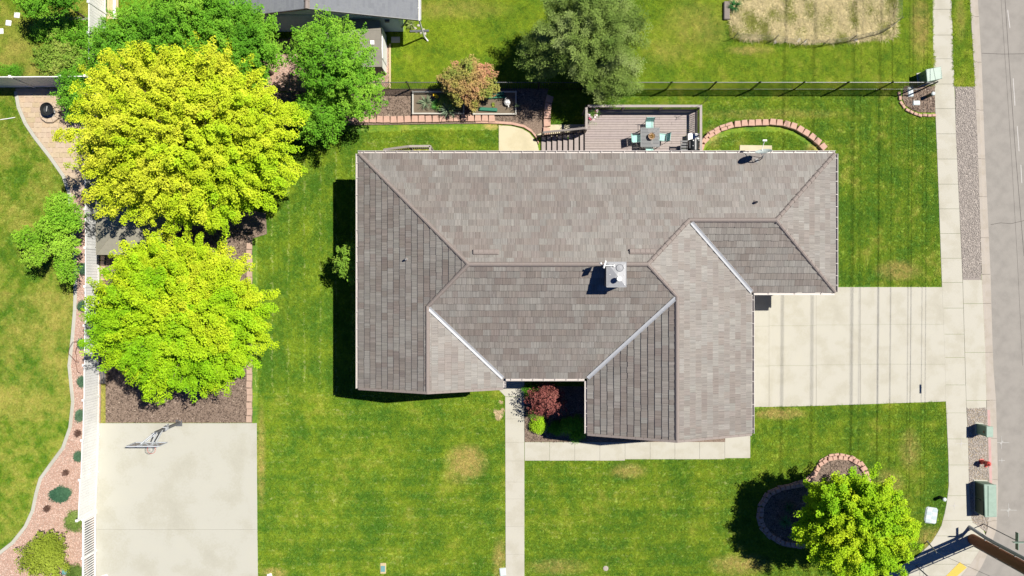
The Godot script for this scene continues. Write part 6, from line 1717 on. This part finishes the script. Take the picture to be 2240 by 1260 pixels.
	for s in [[1216, 936, 0.34, "small dark shrub in the front gable's shadow, leftmost of four"], [1240, 930, 0.4, "dark shrub in the front gable's shadow, second from the left"], [1263, 930, 0.45, "dark shrub in the gable's shadow nearest the garage wing gutter"], [1262, 948, 0.36, "dark shrub in the gable's shadow at the cross walk"]]:
		bush("dark_shrub", s[3], s[0], s[1], Vector3(s[2], 0.4, s[2]), {"seed": int(s[0]), "boughs": 26, "sprays": 12, "palette": green, "mesh": small, "group": "shrubs in the porch bed"})
	var w := at(763, 572, 2.2)
	tree("wall_shrub", "tall loose green shrub against the west wall, half in the eave's shadow", w * Vector3(1, 0, 1) + Vector3(0.45, 0, 0), w, Vector3(0.6, 1.1, 0.95), {"seed": 91, "boughs": 34, "sprays": 16, "palette": [Color(0.1, 0.22, 0.02), Color(0.2, 0.36, 0.035), Color(0.3, 0.42, 0.06)], "mesh": fine_leaf, "twig": 0.2, "trunk": 0.04, "bias": 0.1, "category": "shrub"})
	# plants in the pink gravel and along the left fence
	bush("flowering_bush", "loose yellow green bush with purple tipped sprays in the pink gravel", 98, 1216, Vector3(1.2, 0.7, 1.2), {"lobes": [[108, 1196, 0.8, Vector3(0.8, 0.6, 0.7), 0.4], [76, 1222, 0.6, Vector3(0.7, 0.5, 0.8), 0.3], [116, 1232, 0.6, Vector3(0.7, 0.5, 0.8), 0.3]], "seed": 92, "boughs": 120, "sprays": 12, "palette": [Color(0.14, 0.2, 0.02), Color(0.25, 0.32, 0.03), Color(0.34, 0.42, 0.05)], "mesh": fine_leaf, "twig": 0.24, "bias": 0.05})
	bush("green_mound", "low green mound by the end post of the white fence", 164, 1140, Vector3(0.42, 0.35, 0.5), {"seed": 93, "palette": sage, "mesh": small})
	bush("green_mound", "low green mound at the bottom edge beside the picket fence", 166, 1256, Vector3(0.5, 0.35, 0.45), {"seed": 94, "palette": sage, "mesh": small})
	bush("blue_juniper", "oval blue green juniper alone in the pink gravel", 133, 1082, Vector3(0.48, 0.28, 0.28), {"seed": 95, "boughs": 40, "palette": [Color(0.05, 0.14, 0.08), Color(0.09, 0.2, 0.11), Color(0.15, 0.28, 0.16)], "mesh": needle})
	var fy := [587, 668, 752, 835, 909, 998]
	var fl := ["blue green tuft by the fence beside the young tree", "blue green tuft by the fence, second from the young tree", "blue green tuft by the fence above the wire support", "blue green tuft by the fence below the wire support", "blue green tuft by the fence left of the mulch bed's end", "blue green tuft by the fence, lowest of the row"]
	for i in 6:
		bush("fence_tuft", fl[i], [182, 181, 180, 179.5, 175, 172][i], fy[i], Vector3(0.13, 0.2, 0.24), {"seed": 100 + i, "boughs": 14, "sprays": 6, "palette": [Color(0.06, 0.14, 0.08), Color(0.11, 0.21, 0.12), Color(0.18, 0.29, 0.17)], "mesh": needle, "group": "blue green tufts along the white fence"})
	for d in [[144, 1033, "small dead brown plant above the blue juniper"], [103, 1112, "small dead brown plant below the blue juniper"], [172, 947, "small dark dead plant by the white fence"]]:
		bush("dead_plant", d[2], d[0], d[1], Vector3(0.08, 0.1, 0.07), {"seed": int(d[1]), "boughs": 7, "sprays": 3, "palette": [Color(0.10, 0.055, 0.045), Color(0.2, 0.12, 0.09)], "mesh": needle, "category": "plant"})
	strap_plant("lily", "strappy grey green lily in the left planter box", 932, 226, 0.55, 60, Color(0.2, 0.26, 0.15))
	strap_plant("lily", "leafy green lily clump beside the yellow flower", 957, 232, 0.45, 70, Color(0.1, 0.28, 0.05))
	strap_plant("yucca", "grey green yucca hanging over the front board of the left planter", 981, 243, 0.62, 70, Color(0.2, 0.27, 0.17), 0.3)
	strap_plant("seedling", "small yellow green seedling in the right planter box", 1080, 230, 0.2, 26, Color(0.25, 0.3, 0.05), 0.2)
	strap_plant("rim_plant", "pale green plant on the right rim of the planter box", 1131, 231, 0.18, 26, Color(0.35, 0.45, 0.2), 0.3)
	strap_plant("ring_plant", "spiky green plant in the tree ring's shade", 1716, 1140, 0.5, 60, Color(0.1, 0.25, 0.08), 0.1)
	strap_plant("ring_plant", "low dark plant above the spiky plant in the tree ring", 1724, 1108, 0.42, 40, Color(0.06, 0.16, 0.05), 0.1)
	strap_plant("broad_weed", "dark green broad leaved plant beside the timber log of the dry plot", 1605, 15, 0.5, 60, Color(0.04, 0.15, 0.04), 0.05)
	strap_plant("path_weeds", "weedy tuft beside the neighbour's splash stones", 898, 55, 0.4, 60, Color(0.22, 0.28, 0.08), 0.0)
	var yf := thing("yellow_flower", "bright yellow flower head in the left planter box", "flower", at(951, 208, 0.6))
	for k in 3:
		var fs := Shape.new()
		for i in 9:
			var a := TAU * i / 9
			fs.tint = Color(0.75, 0.48, 0.01)
			var d := Vector3(cos(a), 0.25, sin(a)) * 0.10; var sd := Vector3(-sin(a), 0, cos(a)) * 0.035
			fs.tri(Vector3(k * 0.07, 0, k * 0.05), Vector3(k * 0.07, 0, k * 0.05) + d + sd, Vector3(k * 0.07, 0, k * 0.05) + d - sd)
		part("bloom", fs, mats.petal, yf)
	part("stem", Shape.new().tube([Vector3(0.05, -0.5, 0.05), Vector3(0.05, 0, 0.05)], 0.012, 0.01, 5), mats.tray_green, yf)
	# flowering basket on the deck rail
	var hb := thing("flower_basket", "hanging basket of pink and white flowers in the deck's corner", "flower basket", at(1296, 247, 1.9))
	part("basket", Shape.new().lathe(Vector3(0, -0.5, 0), [[0.1, 0.0], [0.22, 0.25], [0.2, 0.25], [0.0, 0.2]], 16), mats.pot_clay, hb)
	var sp := []
	for k in 90:
		var p := Vector3(rng.randfn() * 0.17, rng.randf_range(-0.3, 0.05), rng.randfn() * 0.24)
		sp.append([p, rng.randf_range(0.5, 0.9), Color(0.14, 0.3, 0.05) * rng.randf_range(0.7, 1.3), rng.randf() * TAU, Vector3(0.3, 0, 0.2)])
	sprays("leaves", hb, sp, small, mats.leaf).set_meta("kind", "stuff")
	var bl := Shape.new()
	for k in 34:
		var a := rng.randf() * TAU; var rr := 0.12 + sqrt(rng.randf()) * 0.26
		var cc := Vector3(cos(a) * rr * 0.8, rng.randf_range(-0.15, 0.12), sin(a) * rr * 1.1)
		bl.tint = [Color(0.7, 0.5, 0.55), Color(0.75, 0.7, 0.7), Color(0.5, 0.08, 0.16)][k % 3]
		for i in 5:
			var b := TAU * i / 5 + k
			var d := Vector3(cos(b), 0.3, sin(b)) * 0.055; var sd := Vector3(-sin(b), 0, cos(b)) * 0.028
			bl.tri(cc, cc + d + sd, cc + d - sd)
	part("blooms", bl, mats.petal, hb, true)
	part("hanger", Shape.new().tube([Vector3(-0.3, 0.35, 0), Vector3(-0.1, 0.5, 0), Vector3(0, 0.25, 0)], 0.012, 0.012, 5), mats.black_metal, hb)

# ---------------------------------------------------------------- grass, chips and stones
func scatter_grass() -> void:
	var cols := 680; var rows := 384
	var off := PackedByteArray(); off.resize(cols * rows)
	for p in keep_off:
		var lo := Vector2(1e9, 1e9); var hi := -lo
		for q in p: lo = lo.min(q); hi = hi.max(q)
		for y in range(maxi(0, int((lo.y - LZ) / LH * rows)), mini(rows, int((hi.y - LZ) / LH * rows) + 2)):
			for x in range(maxi(0, int((lo.x - LX) / LW * cols)), mini(cols, int((hi.x - LX) / LW * cols) + 2)):
				if not off[y * cols + x] and Geometry2D.is_point_in_polygon(Vector2(LX + (x + 0.5) * LW / cols, LZ + (y + 0.5) * LH / rows), p): off[y * cols + x] = 1
	var kb := PackedVector2Array()
	var tuft := Shape.new()
	var r := RandomNumberGenerator.new(); r.seed = 5
	for i in 9:
		var a := r.randf() * TAU
		var d := Vector3(cos(a), 0, sin(a)); var side := Vector3(-d.z, 0, d.x) * 0.007
		var b := Vector3(r.randf_range(-0.05, 0.05), 0, r.randf_range(-0.05, 0.05))
		tuft.tint = Color.WHITE * r.randf_range(0.75, 1.25); tuft.tint.a = 1
		var m := b + d * 0.022 + Vector3(0, 0.028, 0)
		var e := b + d * r.randf_range(0.05, 0.085) + Vector3(0, 0.036, 0)
		tuft.quad(b - side, b + side, m + side, m - side)
		tuft.tri(m - side, m + side, e)
	var mesh := tuft.mesh()
	var spots := PackedFloat32Array()
	var count := 0
	var want := 330000
	spots.resize(want * 16)
	while count < want:
		var x := r.randf() * LW + LX; var z := r.randf() * LH + LZ
		if off[int((z - LZ) / LH * rows) * cols + int((x - LX) / LW * cols)]: continue
		if x > along(kerb_back, z * SHEET + 630.0) / SHEET - 1120.0 / SHEET - 0.05: continue
		var c := lawn_image.get_pixel(clampi(int((x - LX) / LW * TW), 0, TW - 1), clampi(int((z - LZ) / LH * TH), 0, TH - 1)).srgb_to_linear()
		var v := r.randf_range(0.7, 1.35)
		var py := z * SHEET + 630.0
		var s := r.randf_range(0.7, 1.15) * (1.7 if py < 194.0 else 1.0)
		var a := r.randf() * TAU
		var i := count * 16
		var cs := cos(a) * s; var sn := sin(a) * s
		spots[i] = cs; spots[i + 2] = sn; spots[i + 3] = x
		spots[i + 5] = s; spots[i + 7] = -0.004
		spots[i + 8] = -sn; spots[i + 10] = cs; spots[i + 11] = z
		spots[i + 12] = c.r * v; spots[i + 13] = c.g * v; spots[i + 14] = c.b * v; spots[i + 15] = 1.0
		count += 1
	_multi("grass", mesh, spots, want, mats.grass, "short mown grass over all the lawns", "grass")
	# tall straw in the dry plot
	var straw := Shape.new()
	for i in 12:
		var a := r.randf() * TAU
		var d := Vector3(cos(a), 0, sin(a)); var side := Vector3(-d.z, 0, d.x) * 0.008
		var b := Vector3(r.randf_range(-0.12, 0.12), 0, r.randf_range(-0.12, 0.12))
		straw.tint = Color.WHITE * r.randf_range(0.7, 1.25); straw.tint.a = 1
		var m := b + d * 0.08 + Vector3(0, 0.12, 0)
		straw.quad(b - side, b + side, m + side, m - side)
		straw.tri(m - side, m + side, m + d * r.randf_range(0.12, 0.26) + Vector3(0, 0.02, 0))
	var n2 := 9000
	var buf := PackedFloat32Array(); buf.resize(n2 * 16)
	var tone := noise(0.7, 3, 301)
	for k in n2:
		var q := at(r.randf_range(1602, 1956), r.randf_range(-50, 90))
		if q.z > at(0, 92 - absf((q.x * SHEET + 1120) - 1780) * 0.06).z: q.z -= 0.6
		var t := clampf(0.5 + tone.get_noise_2d(q.x, q.z) * 1.6, 0, 1)
		var c := Color(0.24, 0.26, 0.05).lerp(Color(0.66, 0.56, 0.30), clampf(t * 1.9, 0, 1)) * r.randf_range(0.75, 1.25)
		var s := r.randf_range(0.6, 1.2); var a := r.randf() * TAU
		var i := k * 16
		buf[i] = cos(a) * s; buf[i + 2] = sin(a) * s; buf[i + 3] = q.x
		buf[i + 5] = s * r.randf_range(0.5, 1.2); buf[i + 7] = 0.0
		buf[i + 8] = -sin(a) * s; buf[i + 10] = cos(a) * s; buf[i + 11] = q.z
		buf[i + 12] = c.r; buf[i + 13] = c.g; buf[i + 14] = c.b; buf[i + 15] = 1.0
	_multi("dry_grass", straw.mesh(), buf, n2, mats.grass, "matted straw and weeds on the fenced dry plot", "dry grass")
	# chips on the mulch, stones on the gravel
	var chip := Shape.new().box(Vector3(0, 0.012, 0), Vector3(0.085, 0.018, 0.03)).mesh()
	var pebble := Shape.new().lathe(Vector3.ZERO, [[0.02, -0.005], [0.028, 0.012], [0.014, 0.026], [0.0, 0.027]], 6, Basis(), 0.15).mesh()
	for g in [["mulch_chips", chip, 26000, 0.05, [[232, 500, 552, 924], [640, 200, 1186, 266], [1148, 846, 1285, 966], [1976, 188, 2044, 246], [1670, 1066, 1890, 1180], [1790, 1008, 1880, 1060]], [Color(0.075, 0.05, 0.035), Color(0.17, 0.12, 0.085), Color(0.26, 0.19, 0.145), Color(0.43, 0.34, 0.26)], "loose shredded bark chips on the dark mulch beds", "bark chips"],
			["loose_stones", pebble, 60000, 0.016, [[150, 440, 216, 960], [60, 940, 216, 1130], [0, 1130, 208, 1262], [2089, 190, 2146, 608], [2114, 892, 2162, 1164], [600, 100, 854, 192]], [Color(0.36, 0.23, 0.175), Color(0.46, 0.30, 0.23), Color(0.40, 0.30, 0.24), Color(0.56, 0.41, 0.33)], "loose small stones on the gravel strips", "gravel stones"]]:
		var n: int = g[2]
		var area := []; var total := 0.0
		for b in g[4]: total += (b[2] - b[0]) * (b[3] - b[1]); area.append(total)
		var outlines: Array = bed_outlines[g[0]]
		var bf := PackedFloat32Array(); bf.resize(n * 16)
		var k := 0
		var tries := 0
		while k < n and tries < n * 6:
			tries += 1
			var u := r.randf() * total
			var bi := 0
			while area[bi] < u: bi += 1
			var bed: Array = g[4][bi]
			var q := at(r.randf_range(bed[0], bed[2]), r.randf_range(bed[1], bed[3]))
			var y := -1.0
			var grey := false
			for ol in outlines:
				if Geometry2D.is_point_in_polygon(Vector2(q.x, q.z), ol[0]): y = ol[1]; grey = ol[2]; break
			if y < 0.0: continue
			var c: Color = g[5][int(r.randf() * r.randf() * 3.99)] if g[0] == "mulch_chips" else g[5][r.randi() % 4]
			if grey: c = Color(c.g * 1.15, c.g * 1.02, c.g * 0.88)
			var s := r.randf_range(0.5, 1.3); var a := r.randf() * TAU
			var i := k * 16
			bf[i] = cos(a) * s; bf[i + 2] = sin(a) * s; bf[i + 3] = q.x
			bf[i + 5] = s; bf[i + 7] = y
			bf[i + 8] = -sin(a) * s; bf[i + 10] = cos(a) * s; bf[i + 11] = q.z
			bf[i + 12] = c.r; bf[i + 13] = c.g; bf[i + 14] = c.b; bf[i + 15] = 1.0
			k += 1
		_multi(g[0], g[1], bf.slice(0, k * 16), k, mats.petal, g[6], g[7])

var bed_outlines := {"mulch_chips": [], "loose_stones": []}

func _multi(called: String, mesh: Mesh, buf: PackedFloat32Array, n: int, m: Material, label: String, category: String) -> void:
	var mm := MultiMesh.new()
	mm.transform_format = MultiMesh.TRANSFORM_3D
	mm.use_colors = true
	mm.mesh = mesh
	mm.instance_count = n
	mm.buffer = buf
	var o := MultiMeshInstance3D.new()
	o.name = numbered(self, called)
	o.multimesh = mm
	o.material_override = m
	add_child(o)
	tag(o, label, category, "", "stuff")

# ---------------------------------------------------------------- the scene
func _ready() -> void:
	var cam := Camera3D.new()
	cam.name = "camera"
	cam.position = Vector3(0, EYE, 0)
	cam.rotation_degrees = Vector3(-90, 0, 0)
	cam.fov = rad_to_deg(2.0 * atan(630.0 / (EYE * SHEET)))
	cam.far = 600.0
	add_child(cam)
	var sky := ProceduralSkyMaterial.new()
	sky.sky_top_color = Color(0.22, 0.40, 0.74)
	sky.sky_horizon_color = Color(0.52, 0.66, 0.84)
	sky.sky_curve = 0.12
	sky.ground_bottom_color = Color(0.2, 0.22, 0.14)
	sky.ground_horizon_color = Color(0.45, 0.5, 0.5)
	var env := Environment.new()
	env.background_mode = Environment.BG_SKY
	env.sky = Sky.new()
	env.sky.sky_material = sky
	env.background_energy_multiplier = 0.26
	env.tonemap_mode = Environment.TONE_MAPPER_LINEAR
	env.tonemap_exposure = 1.75
	env.sdfgi_enabled = true
	env.ssao_enabled = true
	env.ssil_enabled = true
	var we := WorldEnvironment.new()
	we.name = "world"
	we.environment = env
	add_child(we)
	var sun := DirectionalLight3D.new()
	sun.name = "sun"
	sun.light_energy = 1.3
	sun.light_color = Color(1.0, 0.98, 0.945)
	sun.light_angular_distance = 0.5
	sun.shadow_enabled = true
	add_child(sun)
	sun.look_at_from_position(Vector3.ZERO, SUN_PER_METRE, Vector3.RIGHT)

	rng.seed = 2024
	make_materials()
	grow_lawn_image()
	build_ground()
	build_pavers()
	build_house()
	build_fences()
	build_outbuildings()
	build_deck()
	build_blocks()
	build_planters()
	build_utilities()
	build_plants()
	scatter_grass()
